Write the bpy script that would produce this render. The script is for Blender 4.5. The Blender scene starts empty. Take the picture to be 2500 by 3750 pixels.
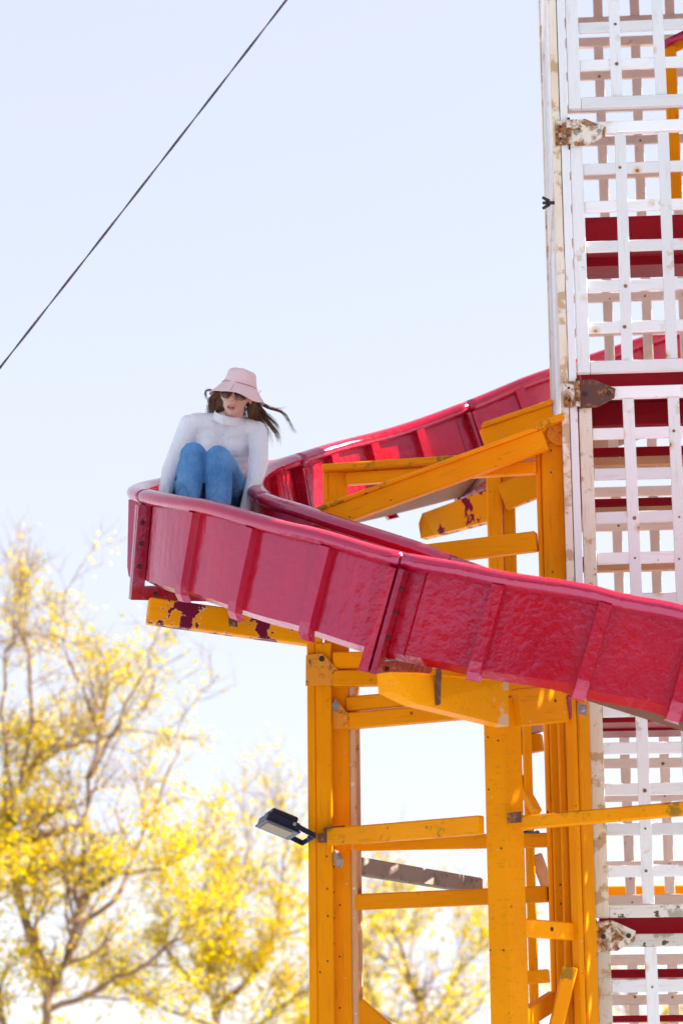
import bpy, bmesh, math, random
from mathutils import Vector, Matrix, Quaternion, noise as mnoise
from mathutils.bvhtree import BVHTree
R = math.radians
scene = bpy.context.scene
col = scene.collection
random.seed(7)

# ------------------------------------------------------------------ camera
F = 85.0 / 36.0 * 3750.0          # focal length in photo pixels (2500 x 3750)
EYE = Vector((0, 0, 1.6))
CR = (Matrix.Rotation(R(90 + 13.0), 3, 'X') @ Matrix.Rotation(R(-0.6), 3, 'Z'))
cam_d = bpy.data.cameras.new('camera')
cam_d.sensor_fit = 'VERTICAL'; cam_d.sensor_height = 36.0; cam_d.lens = 85.0
cam_d.clip_end = 5000
cam_d.dof.use_dof = True; cam_d.dof.focus_distance = 11.4; cam_d.dof.aperture_fstop = 2.1
cam = bpy.data.objects.new('camera', cam_d); col.objects.link(cam)
cam.matrix_world = Matrix.Translation(EYE) @ CR.to_4x4()
scene.camera = cam

def up(px, py, Y):
    """photo pixel + world distance Y -> world point"""
    d = CR @ Vector(((px - 1250) / F, -(py - 1875) / F, -1.0))
    return EYE + d * (Y / d.y)

# ------------------------------------------------------------------ sky, sun, exposure
SUN_AZ = 8.0      # degrees from +X towards +Y
SUN_EL = 40.0
sd = Vector((math.cos(R(SUN_AZ)) * math.cos(R(SUN_EL)), math.sin(R(SUN_AZ)) * math.cos(R(SUN_EL)), math.sin(R(SUN_EL))))
world = bpy.data.worlds.new('World'); scene.world = world; world.use_nodes = True
wn = world.node_tree.nodes; wl = world.node_tree.links
sky = wn.new('ShaderNodeTexSky'); sky.sky_type = 'NISHITA'; sky.sun_disc = False
sky.sun_elevation = R(SUN_EL); sky.sun_rotation = R(90 - SUN_AZ)
sky.air_density = 0.6; sky.dust_density = 0.2; sky.ozone_density = 3.0
hs = wn.new('ShaderNodeHueSaturation'); hs.inputs['Saturation'].default_value = 1.05
gmn = wn.new('ShaderNodeGamma'); gmn.inputs['Gamma'].default_value = 0.20     # hazy spring sky: flatter than a clear one
wl.new(sky.outputs[0], gmn.inputs['Color']); wl.new(gmn.outputs[0], hs.inputs['Color'])
tint = wn.new('ShaderNodeMix'); tint.data_type = 'RGBA'; tint.blend_type = 'MULTIPLY'; tint.inputs[0].default_value = 1.0
tint.inputs[7].default_value = (1.0, 0.962, 1.01, 1)      # slightly cool white balance
wl.new(hs.outputs[0], tint.inputs[6])
wl.new(tint.outputs[2], wn['Background'].inputs['Color'])
wn['Background'].inputs['Strength'].default_value = 0.15
sun_d = bpy.data.lights.new('sun', 'SUN'); sun_d.energy = 3.5; sun_d.angle = R(0.53); sun_d.color = (1.0, 0.94, 0.84)
sun = bpy.data.objects.new('sun', sun_d); col.objects.link(sun)
sun.rotation_euler = sd.to_track_quat('Z', 'Y').to_euler(); sun.location = (20, 10, 30)
scene.view_settings.view_transform = 'Standard'; scene.view_settings.look = 'None'
scene.view_settings.exposure = 2.46; scene.view_settings.gamma = 1.0
scene.cycles.max_bounces = 8

# ------------------------------------------------------------------ materials
def nt(name):
    m = bpy.data.materials.new(name); m.use_nodes = True
    t = m.node_tree; b = t.nodes['Principled BSDF']
    return m, t, b
def nd(t, typ, **kw):
    n = t.nodes.new(typ)
    for k, v in kw.items():
        if k in n.inputs: n.inputs[k].default_value = v
        else: setattr(n, k, v)
    return n
def ramp(t, src, p0, p1, c0=(0, 0, 0, 1), c1=(1, 1, 1, 1)):
    r = t.nodes.new('ShaderNodeValToRGB')
    r.color_ramp.elements[0].position = p0; r.color_ramp.elements[0].color = c0
    r.color_ramp.elements[1].position = p1; r.color_ramp.elements[1].color = c1
    t.links.new(src, r.inputs[0]); return r.outputs[0]
def mixc(t, fac, a, b):
    m = t.nodes.new('ShaderNodeMix'); m.data_type = 'RGBA'
    for s, v in ((m.inputs[0], fac), (m.inputs[6], a), (m.inputs[7], b)):
        if hasattr(v, 'is_linked'): t.links.new(v, s)
        else: s.default_value = v if not isinstance(v, tuple) or len(v) == 4 else (*v, 1)
    return m.outputs[2]
def coords(t, scale=(1, 1, 1), rnd=True):
    tc = t.nodes.new('ShaderNodeTexCoord'); mp = t.nodes.new('ShaderNodeMapping')
    mp.inputs['Scale'].default_value = scale
    t.links.new(tc.outputs['Object'], mp.inputs['Vector'])
    if rnd:
        oi = t.nodes.new('ShaderNodeObjectInfo'); mu = nd(t, 'ShaderNodeMath', operation='MULTIPLY'); mu.inputs[1].default_value = 37.0
        t.links.new(oi.outputs['Random'], mu.inputs[0]); cb = t.nodes.new('ShaderNodeCombineXYZ')
        t.links.new(mu.outputs[0], cb.inputs[0]); t.links.new(mu.outputs[0], cb.inputs[2]); t.links.new(cb.outputs[0], mp.inputs['Location'])
    return mp.outputs[0]
def noise(t, vec, scale, detail=4, rough=0.55, dist=0.0):
    n = nd(t, 'ShaderNodeTexNoise', Scale=scale, Detail=detail, Roughness=rough, Distortion=dist)
    t.links.new(vec, n.inputs['Vector']); return n.outputs['Fac']
def bump(t, b, h, strength, dist=0.01):
    bp = nd(t, 'ShaderNodeBump', Strength=strength, Distance=dist)
    t.links.new(h, bp.inputs['Height']); t.links.new(bp.outputs[0], b.inputs['Normal'])

def wood_paint(name, c, c2, chip, chip_p=0.70, rough=0.42, dirt=(0.10, 0.05, 0.01), dirt_p=0.66, speck=(0.07, 0.02, 0.005), specks=True, grain=0.25, halo=None, spec=0.06, chip_s=26, dirt_s=9.0):
    m, t, b = nt(name)
    v = coords(t); vg = coords(t, (1.2, 16, 16))
    n1 = noise(t, v, 2.6, 5); n2 = noise(t, v, dirt_s, 6, 0.65); n3 = noise(t, vg, 5.0, 5, 0.6); n4 = noise(t, v, chip_s, 5, 0.6)
    cc = mixc(t, ramp(t, n1, 0.3, 0.72), c, c2)
    oi = t.nodes.new('ShaderNodeObjectInfo')
    hv = nd(t, 'ShaderNodeHueSaturation'); vr = nd(t, 'ShaderNodeMapRange'); vr.inputs[3].default_value = 0.86; vr.inputs[4].default_value = 1.1
    t.links.new(oi.outputs['Random'], vr.inputs[0]); t.links.new(vr.outputs[0], hv.inputs['Value']); t.links.new(cc, hv.inputs['Color']); cc = hv.outputs[0]
    cc = mixc(t, ramp(t, n3, 0.56, 0.78, (0, 0, 0, 1), (.5, .5, .5, 1)), cc, dirt)
    mm = nd(t, 'ShaderNodeMath', operation='MULTIPLY'); t.links.new(n2, mm.inputs[0]); t.links.new(n1, mm.inputs[1])
    cc = mixc(t, ramp(t, n2, dirt_p, dirt_p + 0.06, (0, 0, 0, 1), (.7, .7, .7, 1)), cc, dirt)
    cc = mixc(t, ramp(t, n4, chip_p, chip_p + 0.015), cc, chip)
    if specks:
        vo = nd(t, 'ShaderNodeTexVoronoi', Scale=6.5); t.links.new(v, vo.inputs['Vector'])
        if halo: cc = mixc(t, ramp(t, vo.outputs['Distance'], 0.06, 0.20, (.75, .75, .75, 1), (0, 0, 0, 1)), cc, halo)
        cc = mixc(t, ramp(t, vo.outputs['Distance'], 0.045, 0.085, (1, 1, 1, 1), (0, 0, 0, 1)), cc, speck)
    t.links.new(cc, b.inputs['Base Color']); b.inputs['Roughness'].default_value = rough; b.inputs['Specular IOR Level'].default_value = spec
    ad = nd(t, 'ShaderNodeMath', operation='ADD'); t.links.new(n3, ad.inputs[0]); t.links.new(n4, ad.inputs[1])
    bump(t, b, ad.outputs[0], grain, 0.004)
    return m
M = {}
M['yellow'] = wood_paint('yellow_paint', (0.86, 0.300, 0.002), (0.76, 0.240, 0.002), (0.55, 0.42, 0.28), 0.70, dirt=(.24, .11, .012), dirt_p=.65)
M['yellow_worn'] = wood_paint('yellow_paint_worn', (0.84, 0.315, 0.003), (0.76, 0.26, 0.003), (0.17, 0.008, 0.03), 0.575, dirt=(.40, .13, .02), dirt_p=.66, chip_s=5.5)
M['yellow_moss'] = wood_paint('yellow_paint_mossy', (0.85, 0.300, 0.003), (0.74, 0.235, 0.003), (0.5, 0.45, 0.35), 0.72, dirt=(.12, .11, .02), dirt_p=.57)
M['bare'] = wood_paint('bare_plywood', (0.62, 0.38, 0.24), (0.55, 0.29, 0.13), (0.7, 0.6, 0.5), 0.66, rough=.7, dirt=(.2, .1, .05), dirt_p=.62, specks=False, grain=.6)
M['white'] = wood_paint('white_paint', (0.80, 0.80, 0.81), (0.77, 0.76, 0.76), (0.40, 0.33, 0.25), 0.73, rough=.5, dirt=(.55, .42, .30), dirt_p=.62, speck=(.30, .11, .03), halo=(.62, .36, .14))
M['white_dirty'] = wood_paint('white_paint_mouldy', (0.74, 0.70, 0.66), (0.70, 0.62, 0.54), (0.10, 0.09, 0.05), 0.60, rough=.6, dirt=(.25, .21, .13), dirt_p=.54, speck=(.3, .12, .03))
M['cream'] = wood_paint('cream_stained_paint', (0.76, 0.70, 0.62), (0.70, 0.56, 0.40), (0.35, 0.2, 0.1), 0.68, rough=.5, dirt=(.45, .24, .08), dirt_p=.53, speck=(.3, .12, .03), halo=(.60, .32, .10))
M['white_shaded'] = wood_paint('shaded_white_paint', (0.74, 0.62, 0.55), (0.68, 0.53, 0.45), (0.40, 0.30, 0.24), 0.70, rough=.6, dirt=(.40, .28, .2), dirt_p=.64, speck=(.34, .12, .02))  # shade inside the tower painted in: tan version of the white slats
M['redwood'] = wood_paint('dark_red_paint', (0.28, 0.010, 0.018), (0.22, 0.007, 0.014), (.4, .25, .2), 0.76, rough=.35, dirt=(.1, .01, .01), dirt_p=.7, specks=False)
M['grey_wood'] = wood_paint('weathered_wood', (0.40, 0.31, 0.27), (0.30, 0.22, 0.18), (0.16, 0.12, 0.09), 0.64, rough=.75, dirt=(.14, .12, .07), dirt_p=.58, specks=False, grain=.6)

def peeling(name, c, c2, under, spots):
    m = wood_paint(name, c, c2, (.62, .45, .30), .74, dirt=(.40, .13, .02), dirt_p=.66)
    t = m.node_tree; b = t.nodes['Principled BSDF']; src = b.inputs['Base Color'].links[0].from_socket
    tc = t.nodes.new('ShaderNodeTexCoord'); sp = t.nodes.new('ShaderNodeSeparateXYZ'); t.links.new(tc.outputs['Object'], sp.inputs[0])
    acc = None
    for (cx, hw) in spots:
        a = nd(t, 'ShaderNodeMath', operation='SUBTRACT'); a.inputs[1].default_value = cx; t.links.new(sp.outputs[0], a.inputs[0])
        ab = nd(t, 'ShaderNodeMath', operation='ABSOLUTE'); t.links.new(a.outputs[0], ab.inputs[0])
        dv = nd(t, 'ShaderNodeMath', operation='MULTIPLY_ADD'); dv.inputs[1].default_value = -1 / hw; dv.inputs[2].default_value = 1.0; t.links.new(ab.outputs[0], dv.inputs[0])
        if acc is None: acc = dv.outputs[0]
        else:
            mx = nd(t, 'ShaderNodeMath', operation='MAXIMUM'); t.links.new(acc, mx.inputs[0]); t.links.new(dv.outputs[0], mx.inputs[1]); acc = mx.outputs[0]
    n = noise(t, tc.outputs['Object'], 11, 7, .62, .3)
    ma = nd(t, 'ShaderNodeMath', operation='MULTIPLY_ADD'); ma.inputs[1].default_value = 7.5; ma.inputs[2].default_value = -3.95; t.links.new(n, ma.inputs[0])
    su = nd(t, 'ShaderNodeMath', operation='ADD'); t.links.new(acc, su.inputs[0]); t.links.new(ma.outputs[0], su.inputs[1])
    edge = mixc(t, ramp(t, su.outputs[0], .34, .36), src, (.70, .55, .40))
    out = mixc(t, ramp(t, su.outputs[0], .40, .42), edge, under)
    t.links.new(out, b.inputs['Base Color']); return m
def fibreglass(name, c, c2, chip, rough=0.12, chip_p=0.72):
    m, t, b = nt(name)
    v = coords(t, rnd=False)
    n1 = noise(t, v, 3.0, 4); n5 = noise(t, v, 5.5, 3, .5, .6); n2 = noise(t, v, 24, 5, .55, .15); n3 = noise(t, v, 60, 4, .6); n4 = noise(t, v, 33, 5, .65)
    cc = mixc(t, ramp(t, n1, .3, .7), c, c2)
    cc = mixc(t, ramp(t, n4, chip_p, chip_p + .015), cc, chip)
    t.links.new(cc, b.inputs['Base Color'])
    b.inputs['IOR'].default_value = 1.95
    b.inputs['Specular Tint'].default_value = (.72, .60, 1.0, 1)
    rr = ramp(t, n2, .3, .75, (rough * .4,) * 3 + (1,), (rough * 1.8,) * 3 + (1,)); t.links.new(rr, b.inputs['Roughness'])
    ad = nd(t, 'ShaderNodeMath', operation='ADD'); m3 = nd(t, 'ShaderNodeMath', operation='MULTIPLY'); m3.inputs[1].default_value = .25
    m5 = nd(t, 'ShaderNodeMath', operation='MULTIPLY_ADD'); m5.inputs[1].default_value = .8; t.links.new(n5, m5.inputs[0]); t.links.new(n2, m5.inputs[2])
    t.links.new(n3, m3.inputs[0]); t.links.new(m5.outputs[0], ad.inputs[0]); t.links.new(m3.outputs[0], ad.inputs[1])
    bp = nd(t, 'ShaderNodeBump', Strength=.42, Distance=.008); t.links.new(ad.outputs[0], bp.inputs['Height'])
    t.links.new(bp.outputs[0], b.inputs['Normal'])
    return m
M['peel_a'] = peeling('yellow_paint_peeling', (0.84, 0.315, 0.003), (0.76, 0.26, 0.003), (.16, .010, .035), [(-.22, .16), (.14, .08)])
M['peel_b'] = peeling('yellow_paint_flaking', (0.84, 0.30, 0.004), (0.76, 0.25, 0.004), (.66, .42, .26), [(.9, .25)])
M['red'] = fibreglass('red_gelcoat', (0.48, 0.0008, 0.005), (0.39, 0.0008, 0.012), (.30, .08, .05))
M['red_rim'] = fibreglass('red_rim_gelcoat', (0.45, 0.0012, 0.010), (0.38, 0.0012, 0.025), (.6, .3, .3), .10, .74)
M['red_worn'] = fibreglass('red_flange_worn', (0.36, 0.003, 0.012), (0.28, 0.003, 0.012), (.12, .05, .04), .2, .66)
M['brown'] = wood_paint('raw_fibreglass', (0.22, 0.10, 0.05), (0.13, 0.05, 0.03), (.30, .02, .02), .6, rough=.6, specks=False)

def rusty(name, paint, amt):
    m, t, b = nt(name); v = coords(t)
    n1 = noise(t, v, 16, 6, .65, .6); n2 = noise(t, v, 60, 4)
    rc = mixc(t, ramp(t, n2, .35, .65), (0.10, 0.030, 0.012), (0.42, 0.17, 0.03))
    cc = mixc(t, ramp(t, n1, amt - .05, amt + .06), paint, rc)
    t.links.new(cc, b.inputs['Base Color']); b.inputs['Roughness'].default_value = .7
    bump(t, b, n2, .5, .003); return m
M['rust_white'] = rusty('rusted_white_metal', (.74, .66, .56), .475)
M['rust_dark'] = rusty('rusted_metal', (.10, .035, .025), .56)
M['rust_yellow'] = rusty('rusted_yellow_metal', (.72, .255, .006), .60)
def plain(name, c, rough=.5, metal=0.0, bscale=0, bstr=.2, spec=None, vary=0.0, coat=0.0):
    m, t, b = nt(name); v = coords(t)
    if vary:
        n = noise(t, v, 8, 5); c2 = tuple(x * (1 - vary) for x in c)
        t.links.new(mixc(t, ramp(t, n, .3, .7), c, c2), b.inputs['Base Color'])
    else: b.inputs['Base Color'].default_value = (*c, 1)
    b.inputs['Roughness'].default_value = rough; b.inputs['Metallic'].default_value = metal; b.inputs['Coat Weight'].default_value = coat
    if bscale: bump(t, b, noise(t, v, bscale, 5), bstr, .004)
    return m
M['steel'] = plain('galvanised_steel', (.42, .44, .48), .45, .8, 30, .2, vary=.3)
M['bolt'] = plain('bolt_rust', (.06, .03, .025), .6, .3, 60, .4, vary=.5)
M['nailrust'] = plain('nail_rust', (.36, .15, .04), .8, 0, 60, .4, vary=.6)
M['cable'] = plain('steel_rope', (.14, .11, .14), .5, .5, 0, vary=.4)
M['navy'] = plain('navy_powder_coat', (.012, .018, .045), .35, .2, 40, .15, vary=.3)
M['lens'] = plain('lamp_glass', (.30, .225, .13), .5)
M['mat'] = plain('coir_mat', (.035, .045, .035), .95, 0, 120, .9, vary=.6)
M['black'] = plain('black_plastic', (.012, .012, .014), .4)

# ------------------------------------------------------------------ builders
W = {}
def thing(name, label, cat, loc=(0, 0, 0), group=None, rotz=0.0):
    o = bpy.data.objects.new(name, None); o.empty_display_size = .2; col.objects.link(o)
    o.location = loc; o.rotation_euler = (0, 0, rotz)
    W[o] = Matrix.Translation(Vector(loc)) @ Matrix.Rotation(rotz, 4, 'Z')
    o['label'] = label; o['category'] = cat
    if group: o['group'] = group
    return o
def put(name, me, mat, parent=None, mw=None, label=None):
    o = bpy.data.objects.new(name, me); col.objects.link(o)
    if mat is not None and not me.materials: me.materials.append(M[mat] if isinstance(mat, str) else mat)
    mw = mw if mw is not None else Matrix.Identity(4)
    if parent is not None:
        o.parent = parent; o.matrix_parent_inverse = W[parent].inverted()
    o.matrix_basis = mw; W[o] = mw
    if label: o['label'] = label
    return o
def mesh(name, vs, fs, smooth=False):
    me = bpy.data.meshes.new(name); me.from_pydata([tuple(v) for v in vs], [], fs); me.update()
    bm = bmesh.new(); bm.from_mesh(me); bmesh.ops.recalc_face_normals(bm, faces=bm.faces); bm.to_mesh(me); bm.free()
    if smooth: me.polygons.foreach_set('use_smooth', [True] * len(me.polygons))
    return me
_bc = {}
def cbox(sx, sy, sz, c=.004, mat=None):
    k = (round(sx, 4), round(sy, 4), round(sz, 4), round(c, 4), mat)
    if k in _bc: return _bc[k]
    bm = bmesh.new(); bmesh.ops.create_cube(bm, size=1.0)
    bmesh.ops.scale(bm, vec=(sx, sy, sz), verts=bm.verts)
    if c > 0: bmesh.ops.bevel(bm, geom=list(bm.edges), offset=min(c, .3 * min(sx, sy, sz)), segments=1, affect='EDGES')
    me = bpy.data.meshes.new('board'); bm.to_mesh(me); bm.free()
    if mat: me.materials.append(M[mat])
    _bc[k] = me; return me
def frame_mat(a, b, upv):
    x = (b - a).normalized(); y = Vector(upv).cross(x).normalized(); z = x.cross(y)
    m = Matrix((x, y, z)).transposed().to_4x4(); m.translation = (a + b) / 2; return m
def beam(name, a, b, h, t, mat, parent, upv=(0, 0, 1), c=.006, label=None):
    """board from a to b (axis), height h, thickness t"""
    a = Vector(a); b = Vector(b)
    return put(name, cbox((b - a).length, t, h, c, mat), mat, parent, frame_mat(a, b, upv), label)
def tube_mesh(name, pts, rad, n=8, cap=True, smooth=True):
    vs = []; fs = []; pts = [Vector(p) for p in pts]
    rr = rad if isinstance(rad, (list, tuple)) else [rad] * len(pts)
    prev = None
    for i, p in enumerate(pts):
        tdir = (pts[min(i + 1, len(pts) - 1)] - pts[max(i - 1, 0)]).normalized()
        if prev is None:
            s = tdir.orthogonal().normalized()
        else:
            s = (prev - tdir * prev.dot(tdir)).normalized()
        prev = s; q = tdir.cross(s)
        for k in range(n):
            a = 2 * math.pi * k / n
            vs.append(p + (s * math.cos(a) + q * math.sin(a)) * rr[i])
    for i in range(len(pts) - 1):
        for k in range(n):
            fs.append((i * n + k, i * n + (k + 1) % n, (i + 1) * n + (k + 1) % n, (i + 1) * n + k))
    if cap:
        fs.append(tuple(range(n))[::-1]); fs.append(tuple((len(pts) - 1) * n + k for k in range(n)))
    return mesh(name, vs, fs, smooth)
_cyl = {}
def cyl(r, h, n=12, mat=None, dome=.35):
    k = (r, h, n, mat)
    if k in _cyl: return _cyl[k]
    prof = [(r, 0), (r, h * (1 - dome)), (r * .75, h)]
    vs = []; fs = []
    for (rr, z) in prof:
        for i in range(n): vs.append((rr * math.cos(2 * math.pi * i / n), rr * math.sin(2 * math.pi * i / n), z))
    for j in range(len(prof) - 1):
        for i in range(n): fs.append((j * n + i, j * n + (i + 1) % n, (j + 1) * n + (i + 1) % n, (j + 1) * n + i))
    fs.append(tuple(range(n))[::-1]); fs.append(tuple(2 * n + i for i in range(n)))
    me = mesh('bolt', vs, fs)
    if mat: me.materials.append(M[mat])
    _cyl[k] = me; return me
def bolt(name, p, nrm, r, h, mat, parent):
    q = Vector(nrm).to_track_quat('Z', 'Y').to_matrix().to_4x4(); q.translation = Vector(p)
    return put(name, cyl(r, h, 10, mat), mat, parent, q)
def prism(name, pts, nrm, t):
    """planar polygon pts (world), extruded by t along nrm"""
    n = len(pts); nrm = Vector(nrm).normalized()
    vs = [Vector(p) for p in pts] + [Vector(p) + nrm * t for p in pts]
    fs = [tuple(range(n)), tuple(range(2 * n - 1, n - 1, -1))] + [(i, (i + 1) % n, n + (i + 1) % n, n + i) for i in range(n)]
    return mesh(name, vs, fs)

# ------------------------------------------------------------------ ground
gm, t, b = nt('ground')
v = coords(t, rnd=False); n1 = noise(t, v, .35, 6); n2 = noise(t, v, 6, 6)
c1 = mixc(t, ramp(t, n1, .42, .58), (.34, .375, .42), (.29, .325, .36)); c1 = mixc(t, ramp(t, n2, .3, .8, (0, 0, 0, 1), (.5, .5, .5, 1)), c1, (.37, .40, .43))
t.links.new(c1, b.inputs['Base Color']); b.inputs['Roughness'].default_value = .95; bump(t, b, n2, .5, .02)
N = 40; S = 2000.0
gv = []; gf = []
for j in range(N + 1):
    for i in range(N + 1):
        a = (i / N * 2 - 1); c = (j / N * 2 - 1)
        gv.append((math.copysign(abs(a) ** 3, a) * S, math.copysign(abs(c) ** 3, c) * S + 20, 0))
for j in range(N):
    for i in range(N): gf.append((j * (N + 1) + i, j * (N + 1) + i + 1, (j + 1) * (N + 1) + i + 1, (j + 1) * (N + 1) + i))
g = put('ground', mesh('ground', gv, gf), gm); g['kind'] = 'structure'

# ------------------------------------------------------------------ slide chute (helix)
CX, CY, Z0, KP, RI, RO = 1.05, 11.8, 4.472, 0.614, 1.5, 2.05
SL = math.atan(.315)
OUT_DZ = [(-180, -.03), (0, -.03), (24, -.02), (36, -.014), (54, -.05), (67, -.08), (77, -.066), (91, -.025), (101, .010), (180, .03)]
IN_DZ = [(-180, -.03), (-95, -.03), (-64, -.045), (-37, -.018), (-13, 0), (17, .0), (37, .025), (61, .03), (70, .016), (95, .0), (180, .0)]
def tab(T, x):
    for (a, fa), (c, fc) in zip(T, T[1:]):
        if x <= c:
            f = max(0, (x - a) / (c - a)); f = f * f * (3 - 2 * f); return fa + (fc - fa) * f
    return T[-1][1]
def hel(r, u, d=0.0, bank=True):
    if u > math.pi / 2:
        e = u - math.pi / 2; P = Vector((CX + 1.8 * e, CY - r, 0)); h = Vector((1, 0, 0))
    elif u < -math.pi / 2:
        e = -u - math.pi / 2; P = Vector((CX + 1.8 * e, CY + r, 0)); h = Vector((-1, 0, 0))
    else:
        P = Vector((CX - r * math.cos(u), CY - r * math.sin(u), 0)); h = Vector((math.sin(u), -math.cos(u), 0))
    P.z = Z0 - KP * u
    fo = max(0, min(1, (r - RI) / (RO - RI))); dg_ = math.degrees(u); P.z += fo * tab(OUT_DZ, dg_) + (1 - fo) * tab(IN_DZ, dg_)
    n = h * math.sin(SL) + Vector((0, 0, math.cos(SL)))
    return P - n * d
slide = thing('slide_chute', 'glossy red fibreglass helter skelter chute curving round the white lattice tower', 'slide', (CX, CY, 0))
D2 = math.pi / 180
joints = [-170, -124, -77, -29.5, 18, 67.5, 115, 160]
PROF = [(RO, .0), (RO, .385), (RO - .04, .415), (RI + .04, .36), (RI, .335), (RI, .0), (RI + .016, .0), (RI + .016, .25), (RI + .09, .325), (RO - .09, .325), (RO - .016, .25), (RO - .016, .0)]
rib_deg = {18: [35, 46.5, 58], 67.5: [79, 91, 103], -29.5: [-17, -5.5, 6.5], -77: [-65, -53, -41], -124: [-112, -100, -88.5], -170: [-158, -147, -135], 115: [127, 138, 149]}
for si in range(len(joints) - 1):
    a0, a1 = joints[si] * D2, joints[si + 1] * D2
    gap = .004
    us = [a0 + gap, a0 + .048, a0 + .056]
    k = 26
    us += [a0 + .056 + (a1 - a0 - .056 - gap) * (i + 1) / k for i in range(k)]
    vs = []; fs = []; npf = len(PROF)
    for ui, u in enumerate(us):
        pad = .0 if ui < 2 else .02
        for i, (r, d) in enumerate(PROF):
            if i in (0, 1): r += pad
            if i in (4, 5): r -= pad
            vs.append(hel(r, u, d))
    mats = []
    for i in range(len(us) - 1):
        for j in range(npf):
            fs.append((i * npf + j, i * npf + (j + 1) % npf, (i + 1) * npf + (j + 1) % npf, (i + 1) * npf + j)); mats.append(1 if j in (2,) else 0)
    fs.append(tuple(range(npf))); fs.append(tuple((len(us) - 1) * npf + j for j in range(npf))); mats += [0, 0]
    me = mesh('chute_section', vs, fs); me.materials.append(M['red']); me.materials.append(M['brown'])
    for p, mi in zip(me.polygons, mats): p.material_index = mi
    sec = put('chute_section', me, None, slide)
    # rolled rims
    for rc, sgn in ((RO, 1), (RI, -1)):
        vs = []; fs = []; nn = 12; K = 30
        for i in range(K + 1):
            u = a0 + .003 + (a1 - a0 - .006) * i / K
            for q in range(nn):
                a = 2 * math.pi * q / nn
                rr = .054 * math.cos(a); dd = .035 * math.sin(a)
                if math.cos(a) * sgn > 0.2 and math.sin(a) > 0: dd *= 1.25
                vs.append(hel(rc + sgn * .014 + rr, u, dd - .004))
        for i in range(K):
            for q in range(nn): fs.append((i * nn + q, i * nn + (q + 1) % nn, (i + 1) * nn + (q + 1) % nn, (i + 1) * nn + q))
        fs.append(tuple(range(nn))); fs.append(tuple(K * nn + q for q in range(nn)))
        put('rim', mesh('rim', vs, fs, True), 'red_rim', sec)
    # ribs on both outside faces
    for dg in rib_deg[joints[si]]:
        for rc, sgn in ((RO + .018, 1), (RI - .018, -1)):
            uc = dg * D2; wa = .031 / rc * (1 if abs(uc) < math.pi / 2 else rc / 1.8)
            vs = []; prof = [(-1.0, 0), (-.80, .040), (.80, .040), (1.0, 0)]
            ds = [(.03, 0.0), (.36, 0.0), (.405, -.012), (.436, -.05)]
            for (d, ro) in ds:
                if sgn < 0: d *= .80
                for (a, pr) in prof: vs.append(hel(rc + sgn * (pr + ro * .6), uc + a * wa, d))
            fs = []
            for i in range(len(ds) - 1):
                for j in range(3): fs.append((i * 4 + j, i * 4 + j + 1, (i + 1) * 4 + j + 1, (i + 1) * 4 + j))
            fs += [(0, 1, 2, 3), tuple((len(ds) - 1) * 4 + j for j in range(4))]
            base = len(vs)
            for i in range(len(ds) - 1): fs.append((i * 4, i * 4 + 3, (i + 1) * 4 + 3, (i + 1) * 4))
            put('rib', mesh('rib', vs, fs), 'red', sec)
    # end flanges (one plate each side of the joint)
    for uj, s in ((a0, 1), (a1, -1)):
        if abs(uj) > 165 * D2: continue
        u0 = uj + s * .003; u1 = uj + s * (.0225 if s < 0 else .014)
        def strip(prs):
            vv = []
            for u in (u0, u1):
                for (r, d) in prs: vv.append(hel(r, u, d))
            n = len(prs)
            return vv, [tuple(range(n)), tuple(range(2 * n - 1, n - 1, -1))] + [(i, (i + 1) % n, n + (i + 1) % n, n + i) for i in range(n)]
        vs, fs = strip([(RO + .005, .03), (RO + .066, .04), (RO + .066, .49), (RI - .066, .49), (RI - .066, .04), (RI - .005, .03), (RI - .005, .425), (RO + .005, .425)])
        fl = put('flange', mesh('flange', vs, fs), 'red' if s < 0 else 'red_worn', sec)
        if s == 1 and abs(uj) < 1.5:
            for d in (.12, .22, .33, .46):
                p = hel(RO + .04 if d < .4 else RO - .05, uj + .0125, d); tn = (hel(RO, uj + .05, d) - hel(RO, uj, d))
                bolt('bolt', p, tn, .011, .012, 'bolt', fl)

# coir mat the rider sits on
MP = [(RI + .026, .10), (RI + .03, .22), (RI + .10, .312), (RO - .10, .312), (RO - .03, .22), (RO - .026, .12)]
vs = []; fs = []; K = 26
rg = random.Random(5)
for i in range(K + 1):
    u = -.20 + .60 * i / K
    for j, (r, d) in enumerate(MP): vs.append(hel(r + rg.uniform(-.003, .003), u, d + rg.uniform(-.012, .012) * (j in (0, 5))))
n = len(MP); off = len(vs)
for i in range(K + 1):
    u = -.20 + .60 * i / K
    for j, (r, d) in enumerate(MP): vs.append(hel(r + (.007 if j < 2 else -.007 if j > 3 else 0), u, d - (.012 if 1 < j < 4 else 0)))
for i in range(K):
    for j in range(n - 1):
        fs.append((i * n + j, i * n + j + 1, (i + 1) * n + j + 1, (i + 1) * n + j)); fs.append((off + i * n + j, off + (i + 1) * n + j, off + (i + 1) * n + j + 1, off + i * n + j + 1))
    for j in (0, n - 1): fs.append((i * n + j, (i + 1) * n + j, off + (i + 1) * n + j, off + i * n + j))
mt = put('riding_mat', mesh('riding_mat', vs, fs, True), 'mat')
mt['label'] = 'dark green riding mat lying in the red chute under the seated rider'; mt['category'] = 'mat'

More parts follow.
